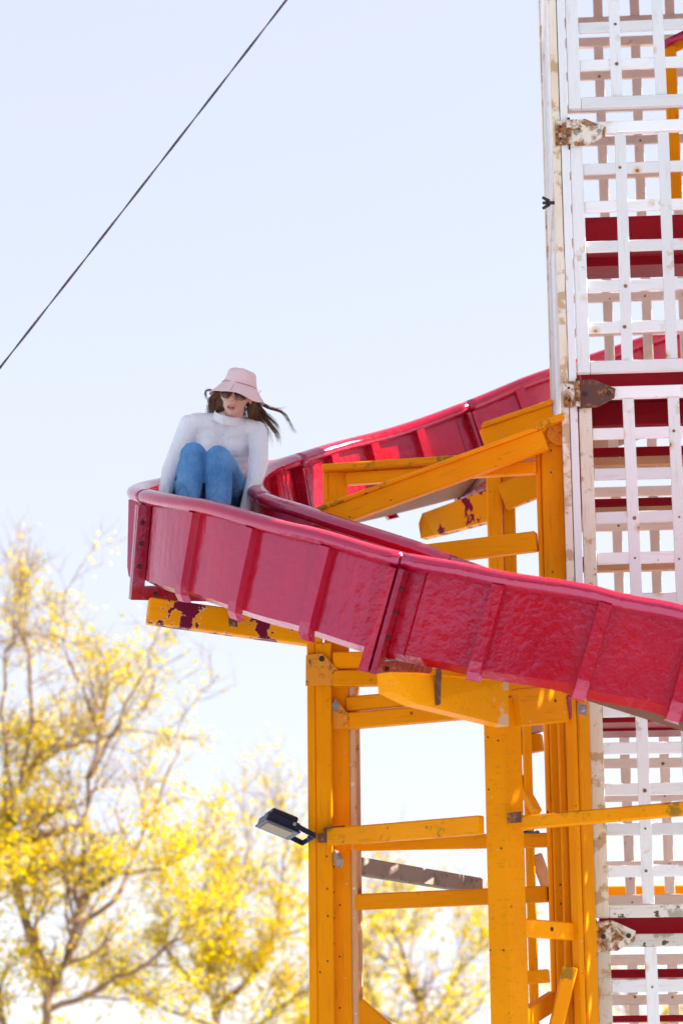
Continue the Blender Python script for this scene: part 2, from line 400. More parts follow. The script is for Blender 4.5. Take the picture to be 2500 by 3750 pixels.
# ------------------------------------------------------------------ white lattice tower
TY = R(-3.8); YF = 10.8
O = up(2038, 1000, YF)
tower = thing('lattice_tower', 'tall white lattice panel tower with rusty hinges rising inside the red slide', 'tower', (O.x, YF, 0), rotz=TY)
TM = W[tower]
def tl(x, y, z): return TM @ Vector((x, y, z))
TW = 2.06
zp = lambda py, Y=YF: up(2250, py, Y).z
tops = [zp(446), zp(1416), zp(2430), zp(3421)]
bots = [zp(1362), zp(2375), zp(3360)]
panels = [(tops[0] + 2.64, tops[0] + 1.39), (tops[0] + 1.32, zp(394))] + [(tops[i], bots[i]) for i in range(3)] + [(tops[3], tops[3] - 1.24), (tops[3] - 1.31, .06)]
ztop = panels[0][0] + .1
PW = (up(2096, 1000, YF) - up(2038, 1000, YF)).x
def xloc(px): return (up(px, 1000, YF).x - O.x)
st0, st1 = xloc(2101), xloc(2147)
sl0 = xloc(2284); pitch = xloc(2443.5) - sl0; sw = (xloc(2303) - xloc(2265)) * 1.08
# corner posts
for (x, y) in ((PW / 2, PW / 2), (TW - PW / 2, PW / 2), (PW / 2, TW - PW / 2), (TW - PW / 2, TW - PW / 2)):
    for q in (0, 1):     # laminated from two boards with a joint line
        dx = (-PW / 4 - .001, PW / 4 + .001)[q]
        mw = TM @ Matrix.Translation((x + dx, y, ztop / 2)) @ Matrix.Rotation(R(90), 4, 'Y')
        put('corner_post', cbox(ztop, PW, PW / 2 - .002, .003, 'white' if q else 'cream'), None, tower, mw)
rj = random.Random(31)
def tboard(name, x0, x1, yc, t, z0, z1, mat, parent, rot=0, c=.003):
    """board in a face: rot 0 = front/back face (runs along x), 1 = side face (runs along y)"""
    sx, sz = x1 - x0, z1 - z0
    if rot == 0: mw = TM @ Matrix.Translation(((x0 + x1) / 2, yc, (z0 + z1) / 2))
    else: mw = TM @ Matrix.Translation((yc, (x0 + x1) / 2, (z0 + z1) / 2)) @ Matrix.Rotation(R(90), 4, 'Z')
    if name == 'slat': mw = mw @ Matrix.Translation((rj.uniform(-.004, .004) * (sz > sx), 0, rj.uniform(-.004, .004) * (sz <= sx))) @ Matrix.Rotation(R(rj.uniform(-.35, .35)), 4, 'Y')
    if sz > sx:
        mw = mw @ Matrix.Rotation(R(90), 4, 'Y'); return put(name, cbox(sz, t, sx, c, mat), None, parent, mw)
    return put(name, cbox(sx, t, sz, c, mat), None, parent, mw)
rl = .055
rr = random.Random(3)
for face in ('front', 'back', 'left', 'right'):
    rot = 0 if face in ('front', 'back') else 1
    yc = {'front': .03, 'back': TW - .03, 'left': .03, 'right': TW - .03}[face]
    a, bb = st0, TW - st0
    for pi, (zt, zb) in enumerate(panels):
        front = face == 'front'; wm = 'white' if face in ('front', 'left') else 'white_shaded'
        stm = 'cream' if front and pi in (3, 4, 5, 6) else wm
        pan = tboard('panel_stile', a, a + (st1 - st0), yc, .042, zb, zt, stm, tower, rot)
        tboard('panel_stile', bb - (st1 - st0), bb, yc, .042, zb, zt, wm, pan, rot)
        i0, i1 = a + (st1 - st0) + .002, bb - (st1 - st0) - .002
        railm = 'white_dirty' if pi in (4, 5) and front else wm
        tboard('rail', i0, i1, yc, .04, zt - rl, zt, railm if pi != 4 else wm, pan, rot)
        tboard('rail', i0, i1, yc, .04, zb, zb + rl, railm if pi != 5 else wm, pan, rot)
        nh = 5
        for k in range(nh):
            zc = zb + rl / 2 + (zt - zb - rl) * (k + 1) / (nh + 1)
            tboard('slat', i0, i1, yc + (.004 if face in ('front', 'left') else -.004), .020, zc - sw / 2, zc + sw / 2, wm, pan, rot, .002)
        off = 0.0 if front else xloc(2210) * 0 + .02
        k = 0
        while sl0 + k * pitch + off < i1 - .04:
            xc = sl0 + k * pitch + off
            tboard('slat', xc - sw / 2, xc + sw / 2, yc - (.0 if face in ('front', 'left') else 0), .018 if True else 0, zb + rl + .001, zt - rl - .001, wm, pan, rot, .002)
            if face in ('front', 'back') and k < 3 and pi in (1, 2, 3, 4, 5):
                for q in range(nh):
                    if rr.random() < .55:
                        zc = zb + rl / 2 + (zt - zb - rl) * (q + 1) / (nh + 1)
                        yq = yc - .0095 if front else yc - .0145
                        bolt('nail', tl(xc + rr.uniform(-.012, .012), yq, zc + rr.uniform(-.012, .012)), tl(0, -1, 0) - tl(0, 0, 0), rr.choice((.005, .007, .009)), .003, 'nailrust', pan)
            k += 1
# unseen boards above the picture, added to keep the sun off the rider
for k in range(14):
    y0 = .02 + k * .152
    tboard('shade_board', .02, TW + .6, y0 + .075, .146, 7.62, 7.66, 'redwood', tower, 0)
# hinges on the front-left corner
fn = (tl(0, -1, 0) - tl(0, 0, 0))
def hinge(pyc, mleaf, mplate, leaf_yellow=False):
    zc = zp(pyc)
    h = .135
    y0 = -.006
    lf = prism('hinge_leaf', [tl(x, y0, zc + z) for x, z in ((.012, -.062), (PW - .012, -.062), (PW - .012, .062), (.012, .062))], fn, .006)
    L = put('hinge_leaf', lf, mleaf, tower)
    pl = prism('hinge_plate', [tl(x, .002, zc + z) for x, z in ((st0 - .004, -.068), (st1 + .03, -.062), (st0 + .165, -.022), (st0 + .172, .022), (st1 + .012, .07), (st0 - .004, .066))], fn, .008)
    P = put('hinge_plate', pl, mplate, tower)
    for k in range(3):
        z0 = zc - .06 + k * .042
        put('hinge_knuckle', tube_mesh('hinge_knuckle', [tl(PW + .003, -.008, z0), tl(PW + .003, -.008, z0 + .038)], .012, 10), mleaf, L)
    put('hinge_pin', tube_mesh('hinge_pin', [tl(PW + .003, -.008, zc - .085), tl(PW + .003, -.008, zc + .075)], [.004, .007], 8), 'bolt', L)
    for x, z in ((st0 + .03, .0), (st0 + .14, .002)): bolt('bolt', tl(x, -.006, zc + z), fn, .011, .009, 'steel' if pyc < 600 else 'bolt', P)
    for z in (-.03, .03): bolt('bolt', tl(PW / 2, -.012, zc + z), fn, .006, .005, 'bolt', L)
hinge(488, 'rust_white', 'rust_white'); hinge(1445, 'rust_white', 'rust_dark'); hinge(2400, 'rust_white', 'rust_dark'); hinge(3430, 'rust_yellow', 'rust_white')
# wing nut on the corner
wz = zp(732); wp = tl(-.012, .03, wz)
wn_ = put('wing_nut', tube_mesh('wing_nut', [wp + Vector((.03, 0, 0)), wp + Vector((-.02, 0, 0))], .009, 8), 'black', tower)
for dz in (-.028, 0, .028): put('wing', tube_mesh('wing', [wp + Vector((-.012, 0, dz * .3)), wp + Vector((-.045, 0, dz))], [.008, .007], 6), 'black', wn_)

# ------------------------------------------------------------------ staircase inside the tower
stair = thing('staircase', 'dark red wooden steps climbing inside the white lattice tower', 'staircase', tuple(tl(.5, .3, 0)), rotz=TY)
steps = [(782, 878, 11.0, .22), (925, 963, 11.25, .2), (1355, 1420, 10.98, .24), (1464, 1548, 11.18, .24), (1630, 1662, 11.48, .24), (1818, 1846, 11.78, .24), (2030, 2052, 12.08, .24), (2590, 2640, 10.98, .3), (2645, 2672, 11.2, .24), (3356, 3422, 10.98, .26), (3548, 3580, 11.35, .24), (3718, 3742, 11.65, .24)]
for (y0, y1, Y, dp) in steps:
    zt, zb = up(2300, y0, Y).z, up(2300, y1, Y).z
    yl = (Y - YF) + .06
    s = tboard('step', PW + .03, TW - PW - .03, yl + dp / 2, dp, zb, zt, 'redwood', stair, 0)
    if 1600 < y0 < 2100:
        tboard('bearer', PW + .05, TW - PW - .05, yl + .03, .045, zb - .045, zb - .001, 'bare', s, 0)
for (xx, Y0, Y1, pa, pb) in ((PW + .02, 10.98, 12.3, 1400, 2130), (TW - PW - .02, 10.98, 12.3, 1400, 2130)):
    za, zb = up(2300, pa, Y0).z, up(2300, pb, Y1).z
    beam('stringer', tl(xx, Y0 - YF + .1, za - .1), tl(xx, Y1 - YF, zb - .06), .14, .03, 'redwood', stair)
# handrail with newel posts
n0 = up(2462, 480, 11.9)
beam('newel_post', (n0.x, 11.9, up(2462, 760, 11.9).z), (n0.x, 11.9, up(2462, 170, 11.9).z), .058, .05, 'yellow', stair, upv=(1, 0, 0))
beam('newel_post', (n0.x + .13, 11.92, up(2462, 760, 11.9).z), (n0.x + .13, 11.92, up(2462, 110, 11.9).z), .07, .05, 'yellow', stair, upv=(1, 0, 0))
put('handrail', tube_mesh('handrail', [up(2425, 165, 11.86), up(2500, 128, 11.86), up(2700, 30, 11.86)], .022, 10), 'red_rim', stair)
beam('apron_board', up(2437, 185, 11.9), up(2700, 60, 11.9), .06, .03, 'yellow', stair)

# ------------------------------------------------------------------ yellow timber support frames
def vpost(name, px0, px1, py_ref, Y, ytop, ybot_z, t, mat, parent, label=None):
    """vertical post spanning photo columns px0..px1 at row py_ref, at depth Y"""
    a = up(px0, py_ref, Y); b_ = up(px1, py_ref, Y); xc = (a.x + b_.x) / 2
    zt = up((px0 + px1) / 2, ytop, Y).z
    return beam(name, (xc, Y + t / 2, ybot_z), (xc, Y + t / 2, zt), abs(b_.x - a.x), t, mat, parent, upv=(1, 0, 0), label=label)
def rail(name, p0, p1, t, mat, parent, hpx=None, label=None):
    """rail given by (px, ytop, ybot, Y) at both ends"""
    a = (up(p0[0], p0[1], p0[3]) + up(p0[0], p0[2], p0[3])) / 2; b_ = (up(p1[0], p1[1], p1[3]) + up(p1[0], p1[2], p1[3])) / 2
    h = ((up(p0[0], p0[1], p0[3]) - up(p0[0], p0[2], p0[3])).length + (up(p1[0], p1[1], p1[3]) - up(p1[0], p1[2], p1[3])).length) / 2
    d = (b_ - a).normalized(); h *= math.hypot(d.x, d.y) ** .5 if abs(d.z) < .8 else 1
    return beam(name, a, b_, h, t, mat, parent, label=label)
def gusset(pts, Y, mat, parent, t=.006, bolts=()):
    o = put('gusset_plate', prism('gusset_plate', [up(x, y, Y) for x, y in pts], (0, -1, 0), t), mat, parent)
    for (x, y, m_) in bolts: bolt('bolt', up(x, y, Y - t), (0, -1, 0), .011, .008, m_, o)
    return o
def nails(parent, lst, Y, r=.0042):
    for (x, y) in lst[::2] + lst[1::4]: bolt('nail', up(x, y, Y), (0, -1, 0), r, .003, 'bolt', parent)

# frame A : long frame from the outer upright back to the tower corner (carries the inside of the loop)
YA, YC = 11.20, 10.90
fa = thing('support_frame', 'tall yellow timber frame inside the loop with a long diagonal brace', 'frame', tuple(Vector((up(1230, 3700, YA).x, YA, 0))), 'yellow timber frames under the slide')
s1 = vpost('stile', 1200, 1272, 1800, YA, 1712, 0, .05, 'yellow', fa)
vpost('stile', 1183, 1201, 1800, YA - .004, 1705, 0, .055, 'yellow_moss', fa)
beam('edge_board', (up(1281, 1800, YA).x, YA + .04, up(1281, 2400, YA).z), (up(1281, 1800, YA).x, YA + .04, 0), .03, .10, 'bare', fa, upv=(1, 0, 0))
beam('edge_board', (up(1299, 1800, YA).x, YA + .11, up(1281, 2400, YA).z), (up(1299, 1800, YA).x, YA + .11, 0), .022, .03, 'bare', fa, upv=(1, 0, 0))
nails(s1, [(1222 + (k % 2) * 22, 3080 + k * 47) for k in range(14)], YA - .001)
s2 = vpost('stile', 1985, 2064, 1800, YC - .04, 1545, 0, .06, 'yellow', fa)
vpost('stile', 1966, 1984, 1800, YC - .01, 1640, 0, .05, 'yellow', fa)
nails(s2, [(2016, 1650), (2016, 1730), (2022, 2095), (2050, 3160), (2050, 3240), (2052, 3310)], YC - .041)
rail('rail', (1268, 1735, 1775, YA), (1965, 1688, 1738, YC), .05, 'yellow', fa)
rail('cap_board', (1184, 1706, 1728, YA - .01), (1965, 1650, 1682, YC - .01), .065, 'yellow_moss', fa)
rail('rail', (1200, 2040, 2112, YA), (1965, 1947, 2019, YC), .05, 'yellow', fa)
rail('rail', (1270, 2553, 2608, YA + .01), (1990, 2490, 2545, YC + .01), .05, 'yellow', fa)
rail('rail', (1270, 2612, 2672, YA - .006), (1990, 2549, 2609, YC - .006), .055, 'yellow', fa)
rail('rail', (1290, 3274, 3336, YA + .02), (2005, 3246, 3302, YC + .02), .05, 'yellow', fa)
rail('brace', (1300, 3640, 3735, YA + .02), (1450, 3770, 3865, YA - .02), .045, 'yellow', fa)
br = rail('brace', (1130, 1890, 1965, 11.05), (1995, 1572, 1650, 10.80), .05, 'yellow', fa)
nails(br, [(1280, 1894), (1430, 1832), (1725, 1703), (1870, 1640)], 10.86)
rail('brace_cap', (1130, 1873, 1889, 11.04), (1995, 1555, 1571, 10.79), .06, 'yellow_moss', fa)
beam('post_cap', up(1975, 1560, 10.80), up(2062, 1528, 10.80), .03, .07, 'yellow_moss', fa)
gusset([(1998, 1590), (2015, 1555), (2058, 1540), (2062, 1632), (2035, 1632), (2008, 1612)], YC - .045, 'rust_yellow', fa, bolts=[(2008, 1585, 'rust_yellow'), (2036, 1551, 'rust_yellow'), (2034, 1608, 'rust_yellow')])
gusset([(1217, 2572), (1229, 2560), (1272, 2612), (1273, 2668), (1217, 2672)], YA - .036, 'rust_yellow', fa, bolts=[(1262, 2624, 'rust_yellow'), (1266, 2655, 'rust_yellow')])
gusset([(1215, 2578), (1228, 2558), (1244, 2592), (1216, 2608)], YA - .043, 'steel', fa, t=.004, bolts=[(1221, 2581, 'steel')])
# frame between the two outer posts
YP, YB = 11.12, 10.42
fb = thing('support_frame', 'yellow timber post with gusset plate carrying the floodlight and the arm under the bend', 'frame', (up(1170, 3700, YP).x, YP, 0), 'yellow timber frames under the slide')
p1 = vpost('post', 1158, 1217, 2900, YP, 2352, 0, .07, 'yellow', fb)
vpost('side_board', 1127, 1158, 2900, YP + .004, 2352, 0, .06, 'yellow', fb)
nails(p1, [(1196, 3136), (1198, 3255), (1200, 3355), (1197, 3432), (1199, 3520), (1172, 3560)], YP - .001)
rail('rail', (1218, 2390, 2452, YP + .01), (1990, 2378, 2440, YP + .03), .05, 'yellow', fb)
rail('rail', (1218, 2457, 2515, YP - .004), (1990, 2445, 2503, YP + .02), .055, 'yellow', fb)
gusset([(1120, 2400), (1180, 2393), (1236, 2452), (1236, 2510), (1119, 2512)], YP - .016, 'rust_yellow', fb, bolts=[(1176, 2478, 'rust_yellow'), (1226, 2464, 'bolt'), (1227, 2493, 'rust_yellow')])
bolt('bolt', up(1178, 2413, YP - .016), (0, -1, 0), .014, .01, 'bolt', fb)
rail('chord_rail', (1205, 3036, 3096, YP - .02), (1762, 2984, 3058, YB + .02), .045, 'yellow_moss', fb)
put('bracket', prism('bracket', [up(x, y, YP - .03) for x, y in ((1162, 3055), (1200, 3050), (1200, 3086), (1164, 3086))], (0, -1, 0), .012), 'rust_dark', fb)
put('bracket', prism('bracket', [up(x, y, YP - .05) for x, y in ((1185, 3030), (1262, 3022), (1262, 3029), (1185, 3038))], (0, 1, 0), .06), 'rust_dark', fb)
rail('rail', (1218, 3072, 3112, YP + .12), (2028, 3044, 3108, YC + .03), .04, 'yellow', fb)
aE = up(545, 2258, 11.02); aR = up(1180, 2368, YP + .04)
arm = rail('slide_arm', (541, 2207, 2268, 11.0), (1180, 2262, 2388, YP + .05), .07, 'peel_a', fb)
put('bracket', prism('bracket', [up(x, y, 10.98) for x, y in ((838, 2258), (870, 2262), (870, 2298), (838, 2294))], (0, -1, 0), .01), 'rust_dark', fb)
rail('tie_rail', (1308, 3140, 3204, 11.4), (1850, 3232, 3290, 13.2), .05, 'grey_wood', fb)
beam('stub', up(1225, 3125, YP + .03), up(1246, 3165, YP - .03), .05, .03, 'grey_wood', fb)
# frame B : radial frame from the near post to the tower corner
fc = thing('support_frame', 'yellow timber frame on the near square post holding the slide arm beside the tower', 'frame', (up(1850, 3700, YB).x, YB, 0), 'yellow timber frames under the slide')
def rpost(px0, pxm, px1, py, Y, ytop):
    """square post seen on its corner: two boards, left face and right face"""
    a, m_, c = up(px0, py, Y + .03), up(pxm, py, Y), up(px1, py, Y + .06)
    zt = up(pxm, ytop, Y).z
    ang = math.atan2(a.y - m_.y, a.x - m_.x)
    L = (a - m_); L.z = 0; Rv = (c - m_); Rv.z = 0
    base = [m_, m_ + L, m_ + L + Rv, m_ + Rv]
    vs = [(p.x, p.y, 0) for p in base] + [(p.x, p.y, zt) for p in base]
    fs = [(0, 1, 2, 3), (7, 6, 5, 4), (0, 4, 5, 1), (1, 5, 6, 2), (2, 6, 7, 3), (3, 7, 4, 0)]
    me = mesh('post', vs, fs); bm = bmesh.new(); bm.from_mesh(me); bmesh.ops.bevel(bm, geom=list(bm.edges), offset=.004, segments=1, affect='EDGES'); bm.to_mesh(me); bm.free()
    return me
pb = put('post', rpost(1776, 1852, 1917, 3000, YB, 2560), 'yellow', fc)
nails(pb, [(1785, 2700), (1822, 2712), (1788, 2892), (1786, 3108), (1834, 3107), (1794, 3480), (1842, 3480), (1800, 3610), (1862, 3710)], YB + .006)
sa = put('slide_arm', prism('slide_arm', [up(x, y, Y) for x, y, Y in ((1380, 2468, 9.78), (1480, 2470, 9.88), (1812, 2500, 10.32), (1812, 2665, 10.32), (1480, 2585, 9.88), (1385, 2540, 9.785))], Vector((-.78, .62, 0)), -.07), 'peel_b', fc)
bolt('bolt', up(1491, 2510, 9.86), (-.5, -.8, 0), .012, .01, 'bolt', sa); bolt('bolt', up(1491, 2552, 9.86), (-.5, -.8, 0), .012, .01, 'bolt', sa)
put('strap', prism('strap', [up(x, y, 9.93) for x, y in ((1594, 2452), (1616, 2452), (1612, 2580), (1594, 2585))], (0, -1, 0), .02), 'rust_dark', sa)
rail('top_rail', (1890, 2520, 2664, YB + .02), (2070, 2510, 2642, 10.66), .05, 'yellow', fc)
rail('end_block', (2068, 2550, 2640, 10.645), (2084, 2548, 2638, 10.66), .055, 'red_worn', fc)
fdir = Vector((.73, .68, 0))
def tpost(name, pxc, w, Y, ytop, t, mat, parent):
    p = up(pxc, 3000, Y); return beam(name, (p.x, Y, 0), (p.x, Y, up(pxc, ytop, Y).z), w, t, mat, parent, upv=fdir)
c2 = tpost('stile', 2134, .078, 10.70, 2500, .05, 'yellow', fc)
tpost('stile', 2100, .030, 10.655, 2520, .05, 'yellow', fc)
vpost('stile', 2052, 2074, 3000, 10.76, 2500, 0, .05, 'yellow', fc)
gusset([(2113, 2575), (2147, 2583), (2145, 2622), (2114, 2612)], 10.63, 'steel', fc, bolts=[(2131, 2598, 'steel')])
rail('rail', (1906, 3363, 3430, YB + .07), (2105, 3381, 3444, 10.69), .045, 'yellow', fc)
rail('brace', (1908, 3700, 3775, YB + .1), (2024, 3628, 3700, 10.84), .04, 'yellow', fc)
beam('brace', up(2010, 3860, 10.63), up(2088, 3540, 10.63), .062, .04, 'yellow_moss', fc)
ch = rail('chord_rail', (1908, 2992, 3036, 10.38), (2600, 2924, 2982, 10.0), .05, 'yellow_moss', fc)
put('bracket', prism('bracket', [up(x, y, 10.36) for x, y in ((1854, 2978), (1908, 2972), (1906, 3012), (1856, 3016))], (0, -1, 0), .012), 'rust_dark', fc)
put('cable_tie', tube_mesh('cable_tie', [up(1895, 3046, 10.5), up(1940, 3048, 10.5), up(1972, 3048, 10.52), up(1962, 3042, 10.52)], .006, 6), 'black', fc)
# frame D : behind the loop
YD = 12.75
fd = thing('support_frame', 'yellow timber frame behind the loop under the upper run of the chute', 'frame', (up(1850, 3700, YD).x, YD, 0), 'yellow timber frames under the slide')
vpost('post', 1782, 1834, 1800, YD, 1560, 0, .06, 'yellow', fd)
vpost('post', 1836, 1884, 1800, YD + .03, 1700, 0, .06, 'yellow', fd)
vpost('stile', 1930, 1962, 3300, YD - .3, 2650, 0, .06, 'yellow', fd)
vpost('stile', 1900, 1918, 3300, YD - .25, 2650, 0, .06, 'yellow', fd)
rail('top_rail', (1766, 1572, 1640, YD - .02), (2022, 1485, 1548, YD - .02), .05, 'yellow', fd)
rail('cap_board', (1764, 1553, 1570, YD - .03), (2022, 1465, 1483, YD - .03), .07, 'yellow_moss', fd)
put('slide_arm', prism('slide_arm', [up(x, y, Y) for x, y, Y in ((1532, 1918, 13.5), (1545, 1880, 13.5), (1795, 1788, 12.85), (1795, 1906, 12.85), (1590, 1960, 13.4), (1540, 1972, 13.5))], (.7, .7, 0), .05), 'yellow_worn', fd)
rail('brace', (1838, 1768, 1878, YD - .01), (1975, 1722, 1815, YD - .06), .05, 'yellow', fd)
rail('rail', (1884, 2655, 2702, YD - .1), (1985, 2625, 2680, YD - .15), .05, 'bare', fd)
rail('rail', (1884, 2706, 2768, YD - .1), (1985, 2684, 2752, YD - .15), .05, 'yellow', fd)
rail('brace', (1885, 2810, 2850, YD - .2), (1965, 2955, 3000, YD - .35), .05, 'yellow', fd)
rail('rail', (1905, 3558, 3606, YD - .35), (2008, 3548, 3600, YD - .4), .05, 'yellow', fd)
rail('brace', (1960, 3110, 3150, YD - .2), (2010, 3240, 3290, YD - .2), .04, 'bare', fd)
rail('rail', (2190, 3246, 3296, 13.2), (2700, 3240, 3290, 13.15), .05, 'yellow', fd)
rail('rail', (1884, 3246, 3296, 12.9), (2190, 3246, 3296, 13.2), .05, 'yellow', fd)

# ------------------------------------------------------------------ floodlight
fy = 11.10
q0 = up(1128, 3060, fy)
fl = thing('floodlight', 'small navy LED floodlight bracketed to the yellow post, tilted down', 'lamp', tuple(q0))
fx = Matrix.Rotation(R(22), 4, 'Y')      # tilt down to the right
fc_ = up(1022, 3020, fy - .02)
fm = Matrix.Translation(fc_) @ Matrix.Rotation(R(20), 4, 'Z') @ Matrix.Rotation(R(20), 4, 'Y') @ Matrix.Rotation(R(-8), 4, 'X')
bd = put('housing', cbox(.165, .135, .042, .008, 'navy'), None, fl, fm)
put('rear_fins', cbox(.13, .11, .03, .006, 'navy'), None, fl, fm @ Matrix.Translation((.0, .0, .034)))
put('bezel', cbox(.175, .145, .012, .004, 'navy'), None, fl, fm @ Matrix.Translation((0, 0, -.022)))
put('glass', cbox(.128, .10, .004, .001, 'lens'), None, fl, fm @ Matrix.Translation((-.005, 0, -.0295)))
for s in (-1, 1):
    a_ = fm @ Vector((.05, s * .078, -.002)); m_ = fm @ Vector((.155, s * .078, -.012)); 
    beam('bracket_arm', a_, m_, .026, .006, 'navy', fl, upv=(0, .2, 1))
    bolt('bolt', fm @ Vector((.045, s * .082, 0)), (fm.to_3x3() @ Vector((0, s, 0))), .009, .008, 'steel', fl)
beam('bracket_back', fm @ Vector((.155, -.081, -.012)), fm @ Vector((.155, .081, -.012)), .026, .006, 'navy', fl)
beam('bracket_foot', fm @ Vector((.155, .0, -.012)), up(1140, 3060, fy + .02), .02, .03, 'navy', fl)

# ------------------------------------------------------------------ guy rope
ca = up(0, 1285, 11.9); cb = up(1062, -48, 11.9); dv = (cb - ca)
Atop = ca + dv * ((ztop - .15 - ca.z) / dv.z)
kk = (ca.z - 0.0) / dv.z; Abot = ca - dv * kk
pts = []
for i in range(121):
    f = i / 120; p = Abot.lerp(Atop, f); p.z -= .10 * math.sin(math.pi * f); pts.append(p)
vs = []; 
rope = thing('guy_rope', 'dark twisted steel guy rope stretched diagonally across the open sky', 'rope', tuple(Abot))
# three strands twisted together
L = (Atop - Abot).length; ax = (Atop - Abot).normalized(); o1 = ax.orthogonal().normalized(); o2 = ax.cross(o1)
for s in range(2):
    pp = []; Nn = 900
    for i in range(Nn + 1):
        f = i / Nn; p = Abot.lerp(Atop, f); p.z -= .10 * math.sin(math.pi * f)
        a = 2 * math.pi * (s / 2 + f * L / .62); pp.append(p + (o1 * math.cos(a) + o2 * math.sin(a)) * .0030)
    put('strand', tube_mesh('strand', pp, .0040, 6), 'cable', rope)

# ------------------------------------------------------------------ the rider
def crease(me, amp, scl, freq, seed, zr=None):
    """press cloth folds into a mesh along its normals (ridged, stretched noise)"""
    sv = Vector((seed, seed * 1.7, 0)); out = []
    for v_ in me.vertices:
        p = Vector((v_.co.x * scl[0], v_.co.y * scl[1], v_.co.z * scl[2])) + sv
        w = mnoise.noise(p * .6) * .7
        n_ = mnoise.noise(p * freq * .25 + Vector((w, w, w)))
        ridge = 1 - abs(n_) * 2.2; mask = max(0, mnoise.noise(p * .45 + Vector((9, 2, 4))) + .35)
        out.append(v_.co - v_.normal * (amp * max(0, ridge) ** 2 * mask * 1.6) + v_.normal * amp * .4 * mnoise.noise(p * .8))
    for v_, c_ in zip(me.vertices, out): v_.co = c_
    me.update()
def blob(name, balls, voxel, smooth_it=6, mat=None, parent=None, label=None):
    """union of ellipsoids (centre, radii, rotation) fused into one continuous skin"""
    bm = bmesh.new()
    for (c, rad, rot) in balls:
        mt_ = Matrix.Translation(Vector(c)) @ (rot.to_4x4() if rot is not None else Matrix.Identity(4)) @ Matrix.Diagonal((*rad, 1))
        bmesh.ops.create_icosphere(bm, subdivisions=2, radius=1.0, matrix=mt_)
    me = bpy.data.meshes.new('raw'); bm.to_mesh(me); bm.free()
    o = bpy.data.objects.new('raw', me); col.objects.link(o)
    md = o.modifiers.new('r', 'REMESH'); md.mode = 'VOXEL'; md.voxel_size = voxel
    ms = o.modifiers.new('s', 'SMOOTH'); ms.factor = .5; ms.iterations = smooth_it
    bpy.context.view_layer.update()
    ev = o.evaluated_get(bpy.context.evaluated_depsgraph_get())
    out = bpy.data.meshes.new_from_object(ev); out.name = name
    bpy.data.objects.remove(o); bpy.data.meshes.remove(me)
    out.polygons.foreach_set('use_smooth', [True] * len(out.polygons))
    out.materials.clear()
    return put(name, out, mat, parent, None, label) if mat is not None else out
def chain(pts, squash=(1, 1, 1), rot=None):
    res = []
    for i in range(len(pts) - 1):
        a, ra = Vector(pts[i][0]), pts[i][1]; b_, rb = Vector(pts[i + 1][0]), pts[i + 1][1]
        n = max(2, int((b_ - a).length / (.3 * min(ra, rb))))
        for k in range(n + 1):
            f = k / n; r = ra + (rb - ra) * f
            res.append((a.lerp(b_, f), tuple(r * q for q in squash), rot))
    return res
skin, t, b = nt('skin'); v = coords(t, rnd=False)
t.links.new(mixc(t, ramp(t, noise(t, v, 14, 4), .3, .7), (.66, .37, .29), (.60, .30, .24)), b.inputs['Base Color'])
b.inputs['Roughness'].default_value = .5; b.inputs['Subsurface Weight'].default_value = .15; b.inputs['Subsurface Radius'].default_value = (.02, .008, .005); b.inputs['Subsurface Scale'].default_value = .5
knit, t, b = nt('white_jersey'); v = coords(t, rnd=False)
fold = noise(t, coords(t, (5, 5, 1.6), False), 4.5, 3, .45, 1.1); fine = noise(t, v, 320, 2)
t.links.new(mixc(t, ramp(t, noise(t, v, 5, 3), .3, .7), (.78, .77, .83), (.74, .73, .80)), b.inputs['Base Color']); b.inputs['Roughness'].default_value = .85; b.inputs['Sheen Weight'].default_value = .1
ad = nd(t, 'ShaderNodeMath', operation='MULTIPLY_ADD'); ad.inputs[1].default_value = .03; t.links.new(fine, ad.inputs[0]); t.links.new(fold, ad.inputs[2]); bump(t, b, ad.outputs[0], .38, .03)
denim, t, b = nt('blue_denim'); v = coords(t, rnd=False)
vd = coords(t, (30, 30, 4), False); n1 = noise(t, v, 9, 5, .6); n2 = noise(t, vd, 9, 4, .6); n3 = noise(t, coords(t, (6, 6, 2.4), False), 3.2, 4, .5, 1.5)
dc = mixc(t, ramp(t, n1, .35, .7), (.055, .19, .44), (.14, .32, .58)); dc = mixc(t, ramp(t, n2, .45, .75, (0, 0, 0, 1), (.35, .35, .35, 1)), dc, (.26, .43, .64))
t.links.new(dc, b.inputs['Base Color']); b.inputs['Roughness'].default_value = .9; b.inputs['Specular IOR Level'].default_value = .15
ad = nd(t, 'ShaderNodeMath', operation='MULTIPLY_ADD'); ad.inputs[1].default_value = .05; t.links.new(n2, ad.inputs[0]); t.links.new(n3, ad.inputs[2]); bump(t, b, ad.outputs[0], .5, .035)
hairm, t, b = nt('brown_hair'); oi = t.nodes.new('ShaderNodeNewGeometry')
t.links.new(mixc(t, oi.outputs['Random Per Island'], (.06, .024, .011), (.24, .105, .045)), b.inputs['Base Color']); b.inputs['Roughness'].default_value = .4
M['pinkhat'] = plain('pink_cotton', (.76, .54, .55), .9, 0, 90, .25, vary=.05)
M['pinkseam'] = plain('pink_thread', (.42, .24, .28), .9)
M['gold'] = plain('gold_wire', (.75, .48, .16), .25, 1.0)
M['lips'] = plain('lips', (.50, .15, .15), .4, vary=.15)
M['mouth'] = plain('mouth', (.10, .03, .03), .6); M['teeth'] = plain('teeth', (.62, .56, .50), .3)
gl, t, b = nt('tinted_lens'); tc = t.nodes.new('ShaderNodeTexCoord'); sp = t.nodes.new('ShaderNodeSeparateXYZ'); t.links.new(tc.outputs['Generated'], sp.inputs[0])
t.links.new(ramp(t, sp.outputs['Z'], .05, .75, (.16, .05, .045, 1), (.012, .006, .007, 1)), b.inputs['Base Color']); b.inputs['Roughness'].default_value = .08
